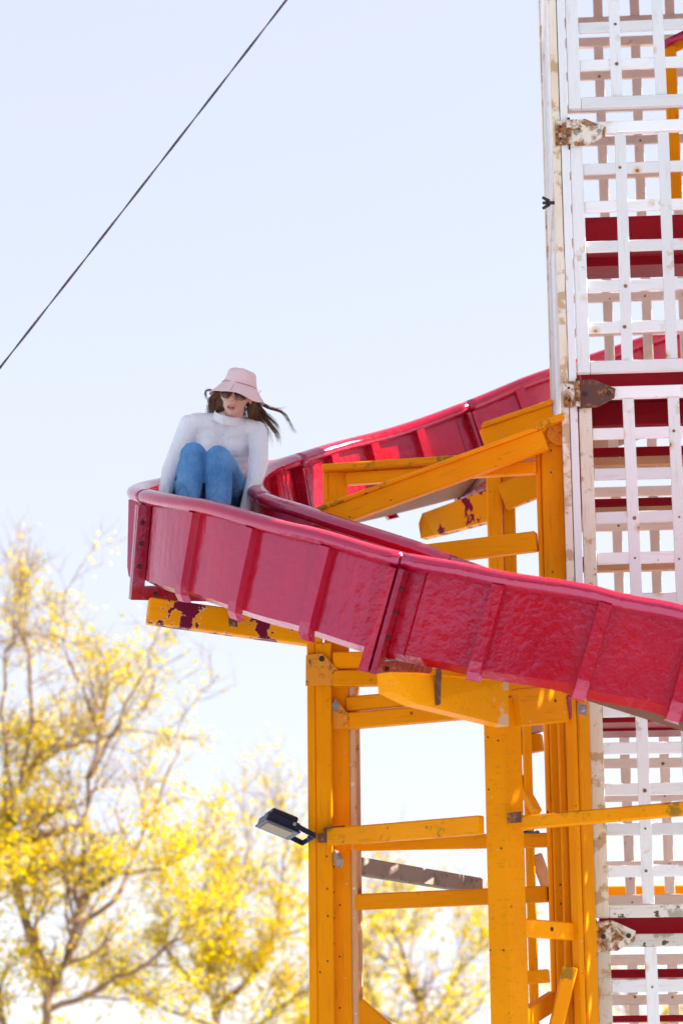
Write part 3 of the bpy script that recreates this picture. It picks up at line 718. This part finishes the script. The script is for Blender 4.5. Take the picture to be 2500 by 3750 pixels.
M['shoe'] = plain('white_shoe', (.6, .6, .6), .6)

PY = 11.72
hipL, hipR = up(705, 1872, 11.86), up(848, 1868, 11.84)
knL, knR = up(706, 1676, 11.36), up(806, 1680, 11.34)
anL, anR = up(668, 1985, 11.22), up(790, 2005, 11.20)
shL, shR = up(694, 1556, PY), up(944, 1580, PY)
elL, elR = up(622, 1722, 11.66), up(950, 1688, 11.64)
wrL, wrR = up(594, 1880, 11.52), up(893, 1888, 11.50)
neck = up(838, 1548, 11.74); chest = up(815, 1640, 11.78); waist = up(785, 1760, 11.84)
eye = up(866, 1448, 11.63)
rider = thing('person', 'person in pink bucket hat, sunglasses and white top sitting knees up in the slide', 'person', (hipL.x, hipL.y, hipL.z - .1))
HM = Matrix.Translation(eye) @ Matrix.Rotation(R(-5), 4, 'Z') @ Matrix.Rotation(R(11), 4, 'Y') @ Matrix.Rotation(R(8), 4, 'X')
HR = HM.to_3x3()
def hp(x, y, z): return HM @ Vector((x, y, z))
# --- body: one continuous skin (head, neck, trunk, limbs, hands, feet)
balls = [(hp(0, .022, .035), (.074, .092, .084), HR), (hp(0, -.018, -.024), (.065, .064, .045), HR), (hp(0, -.026, -.048), (.057, .058, .036), HR), (hp(0, -.032, -.068), (.047, .050, .028), HR), (hp(0, -.042, -.084), (.035, .040, .020), HR), (hp(0, -.056, -.096), (.022, .024, .015), HR),
         (hp(0, -.02, -.012), (.071, .070, .05), HR), (hp(0, -.075, .03), (.045, .02, .03), HR)]
for s in (-1, 1):
    balls += [(hp(s * .034, -.056, -.026), (.024, .022, .020), HR), (hp(s * .072, .016, -.008), (.008, .016, .026), HR), (hp(s * .0115, -.090, -.0385), (.0085, .010, .0075), HR)]
for k in range(7):
    f = k / 6; balls.append((hp(0, -.079 - .026 * f, .004 - .038 * f), (.0085 + .004 * f, .010 + .002 * f, .010), HR))
balls += [(hp(0, -.078, -.067), (.025, .014, .012), HR), (hp(0, -.077, -.079), (.020, .013, .010), HR)]
balls += chain([(hp(0, .028, -.07), .050), (neck + Vector((0, .01, 0)), .052)])
for sgn, col_ in ((-1, 0), (1, 0)):
    ox = Vector((sgn * .055, 0, 0))
    balls += chain([(waist + ox * 1.1 + Vector((0, .0, -.16)), .105), (waist + ox, .095), (chest + ox, .085), (chest + ox * 1.0 + Vector((0, .01, .05)), .07)])
balls += chain([(neck + Vector((0, .01, -.02)), .05), (shL + Vector((0, .01, -.01)), .032)]) + chain([(neck + Vector((0, .01, -.02)), .05), (shR + Vector((0, .01, -.01)), .032)])
for a, e, w in ((shL, elL, wrL), (shR, elR, wrR)): balls += chain([(a + Vector((0, .01, -.01)), .034), (a.lerp(e, .5), .034), (e, .030), (e.lerp(w, .4), .028), (w, .022)])
for h_, k_, a_ in ((hipL, knL, anL), (hipR, knR, anR)): balls += chain([(h_, .085), (k_, .052), (k_.lerp(a_, .4) + Vector((0, .018, 0)), .046), (a_, .034)])
for w, s in ((wrL, -1), (wrR, 1)):           # hands gripping the mat edge: palm, four curled fingers, thumb
    pc = w + Vector((0, -.045, -.035)); balls += chain([(w, .024), (pc, .026)], (1.25, 1, .7))
    for q in range(4):
        b0 = pc + Vector(((q - 1.5) * .019, -.025, -.012)); L_ = (.030, .036, .033, .025)[q]
        balls += chain([(b0, .0085), (b0 + Vector((0, -L_, -.006)), .008), (b0 + Vector((0, -L_ * 1.1, -.03)), .0075), (b0 + Vector((0, -L_ * .6, -.042)), .0065)])
    t0 = pc + Vector((-s * .028, .012, 0)); balls += chain([(t0, .010), (t0 + Vector((-s * .02, -.028, -.008)), .009), (t0 + Vector((-s * .016, -.052, -.02)), .007)])
for a_ in (anL, anR): balls += chain([(a_, .036), (a_ + Vector((0, -.02, -.045)), .034), (a_ + Vector((0, -.15, -.062)), .026)], (1.1, 1, .8))
body = blob('body', balls, .0042, 4, skin, rider)
# lips and teeth
def ell(name, c, rad, mat, parent):
    bm = bmesh.new(); bmesh.ops.create_icosphere(bm, subdivisions=3, radius=1, matrix=Matrix.Translation(c) @ HR.to_4x4() @ Matrix.Diagonal((*rad, 1)))
    me = bpy.data.meshes.new(name); bm.to_mesh(me); bm.free(); me.polygons.foreach_set('use_smooth', [True] * len(me.polygons)); return put(name, me, mat, parent)
ell('mouth', hp(-.001, -.0885, -.0735), (.0205, .0075, .0045), 'mouth', body)
ell('teeth', hp(-.001, -.0905, -.0722), (.011, .006, .0020), 'teeth', body)
ell('lip', hp(-.001, -.0905, -.0685), (.0225, .0065, .0042), 'lips', body)
ell('lip', hp(-.001, -.0895, -.0795), (.0190, .0075, .0052), 'lips', body)
# --- white top
tb = []
for sgn in (-1, 1):
    ox = Vector((sgn * .058, 0, 0))
    tb += chain([(waist + ox * 1.1 + Vector((0, 0, -.10)), .115), (waist + ox, .104), (chest + ox * 1.05, .106), (chest + ox * 1.25 + Vector((0, 0, .07)), .088)])
    tb.append((chest + Vector((sgn * .062, -.075, -.015)), (.058, .05, .058), None))
tb += chain([(neck + Vector((0, .012, -.012)), .072), (shL + Vector((.03, 0, .008)), .056)]) + chain([(neck + Vector((0, .012, -.012)), .072), (shR + Vector((-.03, 0, .008)), .056)])
tb.append((up(834, 1545, 11.735), (.085, .075, .06), None))
tb += chain([(shL, .056), (shL.lerp(elL, .45), .052), (elL, .045), (elL.lerp(wrL, .35), .041), (wrL, .031)]) + chain([(shR, .057), (shR.lerp(elR, .5), .056), (elR, .052), (elR.lerp(wrR, .35), .044), (wrR, .031)])
top = blob('white_top', tb, .005, 7, knit, rider); crease(top.data, .0045, (13, 8, 9), 2.6, 5.0)
# raised creases and a turtleneck collar
rgf = random.Random(11)
nd_ = Vector((.16, -.56, .80)).normalized()
cv = []; cf = []; nn = 40; prof = [(.080, -.008), (.0745, .0), (.071, .010), (.0685, .020), (.068, .029), (.066, .033), (.063, .029), (.062, .0)]
q = nd_.to_track_quat('Z', 'Y').to_matrix().to_4x4(); q.translation = up(834, 1532, 11.705)
for (r_, z_) in prof:
    for i in range(nn):
        a = 2 * math.pi * i / nn; w = 1 + .02 * math.sin(5 * a + z_ * 60)
        cv.append(q @ Vector((r_ * w * 1.05 * math.cos(a), r_ * w * math.sin(a), z_ + .004 * math.sin(2 * a))))
for j in range(len(prof) - 1):
    for i in range(nn): cf.append((j * nn + i, j * nn + (i + 1) % nn, (j + 1) * nn + (i + 1) % nn, (j + 1) * nn + i))
put('collar', mesh('collar', cv, cf, True), knit, rider)
# --- jeans
jb = []
for h_, k_, a_, s in ((hipL, knL, anL, -1), (hipR, knR, anR, 1)):
    out = Vector((s * .012, 0, 0))
    jb += chain([(h_ + Vector((0, .0, .0)), .108), (h_.lerp(k_, .5) + out, .090), (k_, .073), (k_.lerp(a_, .25) + Vector((0, .018, 0)), .071), (k_.lerp(a_, .6) + Vector((0, .02, 0)), .066), (a_, .064)])
    jb.append((k_ + Vector((0, -.004, .004)), (.072, .07, .072), None))
jb += chain([(hipL, .10), (hipR, .10)])
jeans = blob('jeans', jb, .005, 5, denim, rider); crease(jeans.data, .014, (14, 8, 6), 2.4, 8.0)
M['seamthread'] = plain('seam_thread', (.13, .27, .50), .9)
bvh = BVHTree.FromPolygons([v_.co for v_ in jeans.data.vertices], [p.vertices for p in jeans.data.polygons])
for path in ([(650, 1665), (638, 1705), (640, 1755), (646, 1815), (650, 1850)], [(846, 1676), (842, 1705), (826, 1742), (802, 1778), (782, 1812), (772, 1850)], [(690, 1735), (686, 1780), (684, 1840)]):
    pts = []
    for (x0, y0), (x1, y1) in zip(path, path[1:]):
        for k in range(6):
            o_ = EYE; d_ = (up(x0 + (x1 - x0) * k / 6, y0 + (y1 - y0) * k / 6, 11.5) - EYE).normalized(); hit = bvh.ray_cast(o_, d_)
            if hit[0] is not None: pts.append(hit[0] + hit[1] * .0003)
    if len(pts) > 4: put('seam', tube_mesh('seam', pts, .0016, 5), 'seamthread', jeans)
for a_ in (anL, anR):
    blob('shoe', chain([(a_ + Vector((0, .02, -.05)), .042), (a_ + Vector((0, -.08, -.062)), .040), (a_ + Vector((0, -.16, -.068)), .034)], (1.05, 1, .75)), .007, 4, M['shoe'], rider)
# --- bucket hat
HAT = HM @ Matrix.Translation((.003, .012, 0)) @ Matrix.Rotation(R(3), 4, 'Y') @ Matrix.Rotation(R(-3), 4, 'X')
prof = [(.0, .138), (.025, .138), (.046, .134), (.061, .126), (.0705, .113), (.0765, .095), (.083, .075), (.0875, .052), (.098, .036), (.113, .018), (.127, .002), (.139, -.012), (.140, -.0145), (.138, -.0155), (.126, -.003), (.112, .0125), (.097, .030), (.084, .046), (.078, .07)]
vs = []; fs = []; nn = 72
for j, (r_, z_) in enumerate(prof):
    for i in range(nn):
        a = 2 * math.pi * i / nn; br_ = max(0, min(1, (r_ - .085) / .05))
        wob = br_ * (.006 * math.sin(3 * a + .6) + .004 * math.sin(5 * a + 2)); cr_ = (1 - br_) * (.003 * math.sin(4 * a + z_ * 50) + .002 * math.sin(7 * a - z_ * 90)) * min(1, r_ / .05)
        dent = -.010 * math.exp(-((math.cos(a) - .3) ** 2 + (math.sin(a) + .2) ** 2) * 3) * (z_ > .12)
        vs.append(HAT @ Vector(((r_ + cr_) * math.cos(a) * (1 + br_ * .0), (r_ + cr_) * math.sin(a) * 1.10, z_ + wob + dent)))
for j in range(len(prof) - 1):
    for i in range(nn): fs.append((j * nn + i, j * nn + (i + 1) % nn, (j + 1) * nn + (i + 1) % nn, (j + 1) * nn + i))
hat = put('bucket_hat', mesh('bucket_hat', vs, fs, True), 'pinkhat', rider)
ring = [HAT @ Vector((.0900 * math.cos(2 * math.pi * i / 48), .0900 * 1.10 * math.sin(2 * math.pi * i / 48), .0515)) for i in range(49)]
put('seam', tube_mesh('seam', ring, .0022, 5), 'pinkseam', hat)
for aa in (-95, 85): put('seam', tube_mesh('seam', [HAT @ Vector((r_ * math.cos(R(aa)) * 1.003, r_ * math.sin(R(aa)) * 1.103, z_ + .0012 + .0055 * max(0, (r_ - .085) / .05) * math.sin(3 * R(aa) + .6) + .0037 * max(0, (r_ - .085) / .05) * math.sin(5 * R(aa) + 2))) for r_, z_ in prof[7:12]], .0010, 5), 'pinkseam', hat)
# --- aviator sunglasses
sg = None
for s in (-1, 1):
    vs = []; fs = []; nn = 28
    def lens_pt(a, f):
        x = .0315 * math.cos(a); z = .026 * math.sin(a)
        if z < 0: z *= 1.12; x *= 1 - .10 * (z / .029) ** 2
        x += s * (.004 * -(z / .026) * .6)
        x *= f; z *= f; px_ = s * .0345 + x; zz = -.004 + z
        return hp(px_, -.094 + abs(px_) ** 2 * 6.0 - (1 - f) * .002, zz)
    vs = [lens_pt(0, 0)] + [lens_pt(2 * math.pi * i / nn, f) for f in (.5, 1.0) for i in range(nn)]
    fs = [(0, 1 + i, 1 + (i + 1) % nn) for i in range(nn)] + [(1 + i, 1 + nn + i, 1 + nn + (i + 1) % nn, 1 + (i + 1) % nn) for i in range(nn)]
    me = mesh('lens', vs, fs, True)
    frame_pts = [lens_pt(2 * math.pi * i / nn, 1.02) for i in range(nn + 1)]
    if sg is None: sg = put('sunglasses', tube_mesh('bridge', [hp(-.006, -.096, .008), hp(0, -.0985, .010), hp(.006, -.096, .008)], .0014, 6), 'gold', rider)
    put('lens', me, gl, sg); put('lens_rim', tube_mesh('lens_rim', frame_pts, .0013, 6), 'gold', sg)
    put('temple_arm', tube_mesh('temple_arm', [hp(s * .066, -.068, .008), hp(s * .076, -.02, .004), hp(s * .079, .02, -.004)], .0016, 6), 'gold', sg)
# --- hair: many tapered strands
rh = random.Random(21); hv = []; hf = []
def strand(path, spread0, spread1, n, r0=.0030, wav=.005):
    r0 *= .62
    for _ in range(int(n * 1.7)):
        j0 = Vector((rh.gauss(0, spread0), rh.gauss(0, spread0), rh.gauss(0, spread0))); j1 = Vector((rh.gauss(0, spread1), rh.gauss(0, spread1), rh.gauss(0, spread1)))
        cut = rh.uniform(.72, 1.0); ph = rh.uniform(0, 6); K = 16; P = [Vector(p) for p in path]; pts = []
        for i in range(K + 1):
            f = i / K * cut * (len(P) - 1); k0 = min(int(f), len(P) - 2); g_ = f - k0
            p0, p1, p2, p3 = P[max(k0 - 1, 0)], P[k0], P[k0 + 1], P[min(k0 + 2, len(P) - 1)]
            c_ = .5 * ((2 * p1) + (p2 - p0) * g_ + (2 * p0 - 5 * p1 + 4 * p2 - p3) * g_ * g_ + (3 * p1 - p0 - 3 * p2 + p3) * g_ ** 3)
            w = i / K; pts.append(c_ + j0.lerp(j1, w) + Vector((math.sin(ph + w * 7), math.cos(ph * 2 + w * 6), math.sin(ph * 3 + w * 8))) * wav * w)
        base = len(hv); n_ = 4; prev = None
        for i, p in enumerate(pts):
            td = (pts[min(i + 1, K)] - pts[max(i - 1, 0)]).normalized(); s_ = td.orthogonal().normalized() if prev is None else (prev - td * prev.dot(td)).normalized(); prev = s_; q_ = td.cross(s_)
            rr_ = r0 * (1 - .85 * (i / K) ** 1.5)
            for k in range(n_): a = math.pi * 2 * k / n_; hv.append(p + (s_ * math.cos(a) + q_ * math.sin(a)) * rr_)
        for i in range(K):
            for k in range(n_): hf.append((base + i * n_ + k, base + i * n_ + (k + 1) % n_, base + (i + 1) * n_ + (k + 1) % n_, base + (i + 1) * n_ + k))
U = up
strand([hp(-.062, .03, .02), U(792, 1455, 11.70), U(785, 1490, 11.72), U(782, 1530, 11.76), U(780, 1570, 11.82)], .009, .012, 64)
strand([hp(-.068, .02, .015), U(775, 1455, 11.70), U(768, 1495, 11.72), U(766, 1530, 11.78)], .005, .008, 26)
strand([hp(-.072, .01, .0), U(764, 1428, 11.66), U(752, 1440, 11.64), U(757, 1462, 11.66), U(770, 1475, 11.68)], .003, .005, 9, .0016)
strand([hp(.060, .03, .02), U(922, 1480, 11.72), U(928, 1520, 11.74), U(945, 1560, 11.80), U(962, 1600, 11.86)], .011, .018, 120)
strand([hp(.072, .02, .02), U(930, 1490, 11.70), U(950, 1530, 11.74), U(972, 1565, 11.80)], .008, .014, 80)
strand([hp(.080, .02, .01), U(948, 1490, 11.72), U(970, 1530, 11.72), U(995, 1565, 11.74), U(1015, 1595, 11.76), U(1020, 1625, 11.78)], .006, .008, 34, .0024)
strand([hp(.080, .02, .01), U(950, 1488, 11.72), U(980, 1525, 11.70), U(1008, 1552, 11.70), U(1022, 1582, 11.72)], .005, .006, 22, .0022)
strand([hp(.080, .02, .01), U(955, 1478, 11.72), U(985, 1495, 11.70), U(1020, 1505, 11.70), U(1045, 1522, 11.72), U(1072, 1570, 11.74), U(1085, 1590, 11.74)], .005, .004, 16, .0018)
strand([hp(.080, .01, .0), U(962, 1475, 11.70), U(995, 1492, 11.70), U(1030, 1495, 11.70), U(1055, 1488, 11.70)], .003, .003, 7, .0013)
strand([hp(.078, .02, .01), U(945, 1500, 11.72), U(962, 1545, 11.70), U(985, 1595, 11.70), U(1008, 1632, 11.70)], .005, .008, 18, .002)
strand([hp(0, .09, .03), hp(0, .11, -.05), hp(.01, .11, -.14)], .035, .04, 120)
for s_ in (-1, 1): strand([hp(s_ * .064, .03, .02), hp(s_ * .080, .035, -.02), hp(s_ * .080, .06, -.08), hp(s_ * .085, .115, -.14)], .006, .012, 80, .0036)
put('hair', mesh('hair', hv, hf, True), hairm, rider)

# ------------------------------------------------------------------ trees
bark, t, b = nt('bark'); v = coords(t, rnd=False)
t.links.new(mixc(t, ramp(t, noise(t, v, 5, 5), .3, .7), (.36, .21, .12), (.15, .095, .06)), b.inputs['Base Color']); b.inputs['Roughness'].default_value = .9
bump(t, b, noise(t, coords(t, (8, 8, 2), False), 5, 5), .6, .02)
def leaf_mat(name, c1_, c2_):
    m, t, b = nt(name); ge = t.nodes.new('ShaderNodeNewGeometry')
    cc = mixc(t, ge.outputs['Random Per Island'], c1_, c2_)
    tr = t.nodes.new('ShaderNodeBsdfTranslucent'); df = t.nodes.new('ShaderNodeBsdfDiffuse'); mx = t.nodes.new('ShaderNodeMixShader'); mx.inputs[0].default_value = .5
    t.links.new(cc, tr.inputs[0]); t.links.new(cc, df.inputs[0]); t.links.new(df.outputs[0], mx.inputs[1]); t.links.new(tr.outputs[0], mx.inputs[2]); t.links.new(mx.outputs[0], t.nodes['Material Output'].inputs[0]); return m
LEAF = leaf_mat('spring_leaf', (.80, .50, .005), (.54, .50, .012))
def make_tree(name, label, base, guides, nleaf, seed, px_m, group, crown_top, sub=3, leaf=.05, leafm=None, lenk=1.0):
    rg = random.Random(seed); root = thing(name, label, 'tree', tuple(base), group)
    segs = []; tips = []
    def limb(pts, r0, r1): segs.append((pts, r0, r1))
    def grow(p, d, L, r, depth):
        n = 5; pts = [p.copy()]; q = p.copy(); dd = d.normalized()
        for i in range(n):
            dd = (dd + Vector((rg.gauss(0, .16), rg.gauss(0, .16), rg.gauss(0, .13) + .05))).normalized(); q = q + dd * (L / n); pts.append(q.copy())
        limb(pts, r, r * .45)
        if depth == 0:
            tips.append(pts); return
        for k in range(rg.choice((4, 5, 5))):
            i = rg.randint(1, n); nd2 = (dd + Vector((rg.gauss(0, .75), rg.gauss(0, .75), rg.gauss(.1, .55)))).normalized()
            grow(pts[i], nd2, L * rg.uniform(.5, .75), max(r * rg.uniform(.4, .6), .004), depth - 1)
        tips.append(pts[2:])
    for (pts, r0, r1, every) in guides:
        P = [pts[0]]
        for a, c in zip(pts, pts[1:]):
            for k in range(1, 4):
                P.append(a.lerp(c, k / 3) + Vector((rg.gauss(0, .02), rg.gauss(0, .03), rg.gauss(0, .02))))
        limb(P, r0, r1)
        for i in range(2, len(P)):
            if rg.random() < every:
                f = i / len(P); tdir = (P[i] - P[i - 1]).normalized()
                d = (tdir + Vector((rg.gauss(0, .8), rg.gauss(0, .9), rg.gauss(.25, .6)))).normalized()
                grow(P[i], d, rg.uniform(.5, 1.1) * lenk, max((r0 + (r1 - r0) * f) * .5, .006), sub - 1)
        grow(P[-1], (P[-1] - P[-3]), rg.uniform(.6, 1.0) * lenk, max(r1, .008), sub - 1)
    vs = []; fs = []
    for (pts, r0, r1) in segs:
        n_ = 5 if r0 > .02 else 3; base_i = len(vs); prev = None; m_ = len(pts) - 1
        for i, p in enumerate(pts):
            td = (pts[min(i + 1, m_)] - pts[max(i - 1, 0)]).normalized(); s_ = td.orthogonal().normalized() if prev is None else (prev - td * prev.dot(td)).normalized(); prev = s_; q_ = td.cross(s_); r_ = r0 + (r1 - r0) * i / m_
            for k in range(n_): a = 2 * math.pi * k / n_; vs.append(p + (s_ * math.cos(a) + q_ * math.sin(a)) * r_)
        for i in range(m_):
            for k in range(n_): fs.append((base_i + i * n_ + k, base_i + i * n_ + (k + 1) % n_, base_i + (i + 1) * n_ + (k + 1) % n_, base_i + (i + 1) * n_ + k))
    me = bpy.data.meshes.new('trunk'); me.from_pydata([tuple(v_) for v_ in vs], [], fs); me.update(); me.polygons.foreach_set('use_smooth', [True] * len(fs))
    put('trunk', me, bark, root)
    lv = []; lf_ = []
    pool = [p for ch_ in tips for p in ch_]
    dens = [max(0.0, mnoise.noise(p * .9 + Vector((seed, 0, 0))) + .55) for p in pool]
    import itertools
    cum = list(itertools.accumulate(dens))
    for _ in range(nleaf):
        p = pool[min(len(pool) - 1, __import__('bisect').bisect(cum, rg.random() * cum[-1]))]
        hi = min(1.0, max(.0, (crown_top - p.z) / 3.0))
        if rg.random() > .16 + .84 * hi: continue
        p = p + Vector((rg.gauss(0, .075), rg.gauss(0, .075), rg.gauss(0, .075)))
        q = Quaternion((rg.gauss(0, 1), rg.gauss(0, 1), rg.gauss(0, 1), rg.gauss(0, 1))).normalized(); s_ = leaf * rg.uniform(.6, 1.35)
        b0 = len(lv)
        for (x, y, z) in ((0, -1, 0), (.55, 0, .12), (0, 1, 0), (-.55, 0, .12)): lv.append(p + q @ Vector((x * s_, y * s_, z * s_)))
        lf_ += [(b0, b0 + 1, b0 + 2), (b0, b0 + 2, b0 + 3)]
    me = bpy.data.meshes.new('crown'); me.from_pydata([tuple(v_) for v_ in lv], [], lf_); me.update()
    put('crown', me, leafm or LEAF, root)
    return root
TYD = 27.0
def gp(lst, Y=TYD, dy=0.0): return [up(x, y, Y + dy * i) for i, (x, y) in enumerate(lst)]
def ground_at(px, Y): p = up(px, 3919, Y); return Vector((p.x, Y, 0))
g1 = ground_at(120, TYD)
make_tree('budding_tree', 'tall tree with dark crooked limbs and yellow spring leaves left of the slide', g1, [
    ([g1] + gp([(165, 3730), (200, 3580), (260, 3480), (290, 3370), (285, 3250), (300, 3150), (310, 3000), (330, 2850), (365, 2690), (400, 2560)]), .052, .016, .75),
    (gp([(290, 3300), (350, 3250), (420, 3200), (520, 3190), (620, 3170)], dy=-.12), .045, .015, .8),
    (gp([(290, 3030), (200, 3052), (130, 3070), (60, 3070), (0, 3130), (-120, 3180)], dy=.05), .045, .02, .7),
    (gp([(295, 3160), (160, 3182), (65, 3239), (0, 3255), (-100, 3300)], dy=-.15), .035, .015, .6),
    (gp([(200, 3600), (110, 3420), (60, 3250), (30, 3050), (32, 2940), (80, 2876), (153, 2787), (266, 2730), (380, 2706), (485, 2674)], dy=.1), .06, .016, .7),
    (gp([(80, 2876), (121, 2657), (113, 2415), (95, 2290), (85, 2200)], dy=.1), .032, .008, .8),
    (gp([(60, 3000), (10, 2700), (20, 2420), (45, 2330), (42, 2250)], dy=-.1), .03, .008, .8),
    (gp([(290, 3380), (420, 3300), (520, 3060), (620, 2860), (660, 2700)], dy=.12), .035, .010, .8),
    (gp([(330, 2850), (440, 2650), (520, 2480), (560, 2350)], dy=-.1), .022, .007, .6),
    (gp([(380, 2706), (300, 2520), (240, 2380), (235, 2220)], dy=-.1), .02, .007, .6),
    (gp([(175, 3700), (330, 3640), (480, 3560), (600, 3480), (690, 3400)], dy=-.1), .04, .012, .8),
    ([g1 + Vector((0, 0, 1.2))] + gp([(40, 3800), (0, 3650), (-40, 3450), (-60, 3200), (-30, 2900)]), .05, .012, .7),
], 20000, 4, 320, 'trees behind the slide', up(100, 2150, TYD).z, 3, .031, lenk=.8)
g2 = ground_at(820, 31)
make_tree('budding_tree', 'lower bushy tree thick with yellow spring leaves behind the floodlight post', g2, [
    ([g2] + gp([(800, 3800), (780, 3650), (760, 3500), (740, 3380)], 31), .04, .016, .9),
    (gp([(790, 3720), (900, 3600), (980, 3480), (1020, 3350), (1040, 3200), (1050, 3060)], 31, .08), .05, .010, .9),
    (gp([(800, 3800), (960, 3740), (1100, 3640), (1200, 3560)], 31, -.1), .04, .012, .9),
    (gp([(780, 3650), (660, 3560), (600, 3460), (620, 3350)], 31, .1), .04, .012, .9),
    (gp([(760, 3500), (850, 3350), (900, 3200), (910, 3050)], 31, -.1), .03, .008, .9),
    (gp([(800, 3760), (620, 3700), (520, 3640)], 31, -.05), .035, .012, .9),
    (gp([(790, 3780), (1000, 3780), (1120, 3760)], 31, .05), .035, .012, .9),
], 20000, 9, 280, 'trees behind the slide', up(900, 2950, 31).z, 3, .034, lenk=.9)
g3 = ground_at(1560, 34)
make_tree('budding_tree', 'thin straggly tree with sparse yellow leaves seen between the yellow posts', g3, [
    ([g3] + gp([(1560, 3820), (1540, 3700), (1500, 3560), (1450, 3420), (1420, 3320)], 34), .07, .012, .9),
    (gp([(1550, 3760), (1640, 3640), (1680, 3540), (1700, 3420)], 34, .1), .035, .010, .8),
    (gp([(1560, 3800), (1400, 3720), (1340, 3600), (1330, 3450)], 34, -.1), .04, .010, .9),
    (gp([(1550, 3800), (1680, 3760), (1760, 3680)], 34, -.1), .03, .010, .7),
    (gp([(1560, 3850), (1430, 3800), (1330, 3740), (1290, 3640)], 34, .1), .03, .010, .9),
], 7500, 15, 260, 'trees behind the slide', up(1500, 3150, 34).z, 3, .042)
g4 = ground_at(2380, 40)
make_tree('budding_tree', 'distant tree just showing through the lattice at the tower foot', g4, [
    ([g4] + gp([(2360, 3850), (2330, 3760), (2290, 3690)], 40), .10, .03, .9),
    (gp([(2360, 3850), (2440, 3770), (2480, 3720)], 40, .1), .05, .015, .9),
], 2000, 18, 220, 'trees behind the slide', up(2300, 3600, 40).z, 2, .06)

# ------------------------------------------------------------------ unseen tree belt behind the camera, added to darken the chute reflections
rw = random.Random(77); lv = []; lf_ = []
for k in range(26):
    tx = -62 + k * 4.6 + rw.uniform(-1.2, 1.2); ty = -20 + rw.uniform(-4, 3) - abs(tx) * .08; th = rw.uniform(9.0, 12.0); tr = rw.uniform(2.6, 3.6)
    b0 = len(lv); q = 6
    for z, r_ in ((0, .3), (th * .6, .14)):
        for i in range(q): lv.append((tx + r_ * math.cos(i * math.pi / 3), ty + r_ * math.sin(i * math.pi / 3), z))
    for i in range(q): lf_.append((b0 + i, b0 + (i + 1) % q, b0 + q + (i + 1) % q, b0 + q + i))
    for _ in range(1500):
        f = rw.random() ** .8; zz = 1.2 + (th - 1.2) * f; rr_ = tr * math.sin(math.pi * min(1, .12 + .88 * (1 - f) ** .6)) ** .5 * (.4 + .6 * rw.random() ** .4) * (1 if f < .9 else .6)
        a = rw.uniform(0, 6.283); c_ = Vector((tx + rr_ * math.cos(a), ty + rr_ * math.sin(a), zz)); sz = rw.uniform(.22, .5)
        qn = Quaternion((rw.gauss(0, 1), rw.gauss(0, 1), rw.gauss(0, 1), rw.gauss(0, 1))).normalized(); b0 = len(lv)
        for (x, y) in ((-1, -.5), (1, -.6), (.8, .6), (-.7, .5)): lv.append(c_ + qn @ Vector((x * sz, y * sz, 0)))
        lf_.append((b0, b0 + 1, b0 + 2, b0 + 3))
me = bpy.data.meshes.new('added_trees'); me.from_pydata([tuple(p) for p in lv], [], lf_); me.update()
wd = put('added_trees', me, leaf_mat('added_tree_leaf', (.05, .075, .02), (.09, .11, .03)))
wd['kind'] = 'stuff'; wd['label'] = 'unseen belt of dark green trees added behind the camera for the chute to reflect'; wd['category'] = 'added_trees'
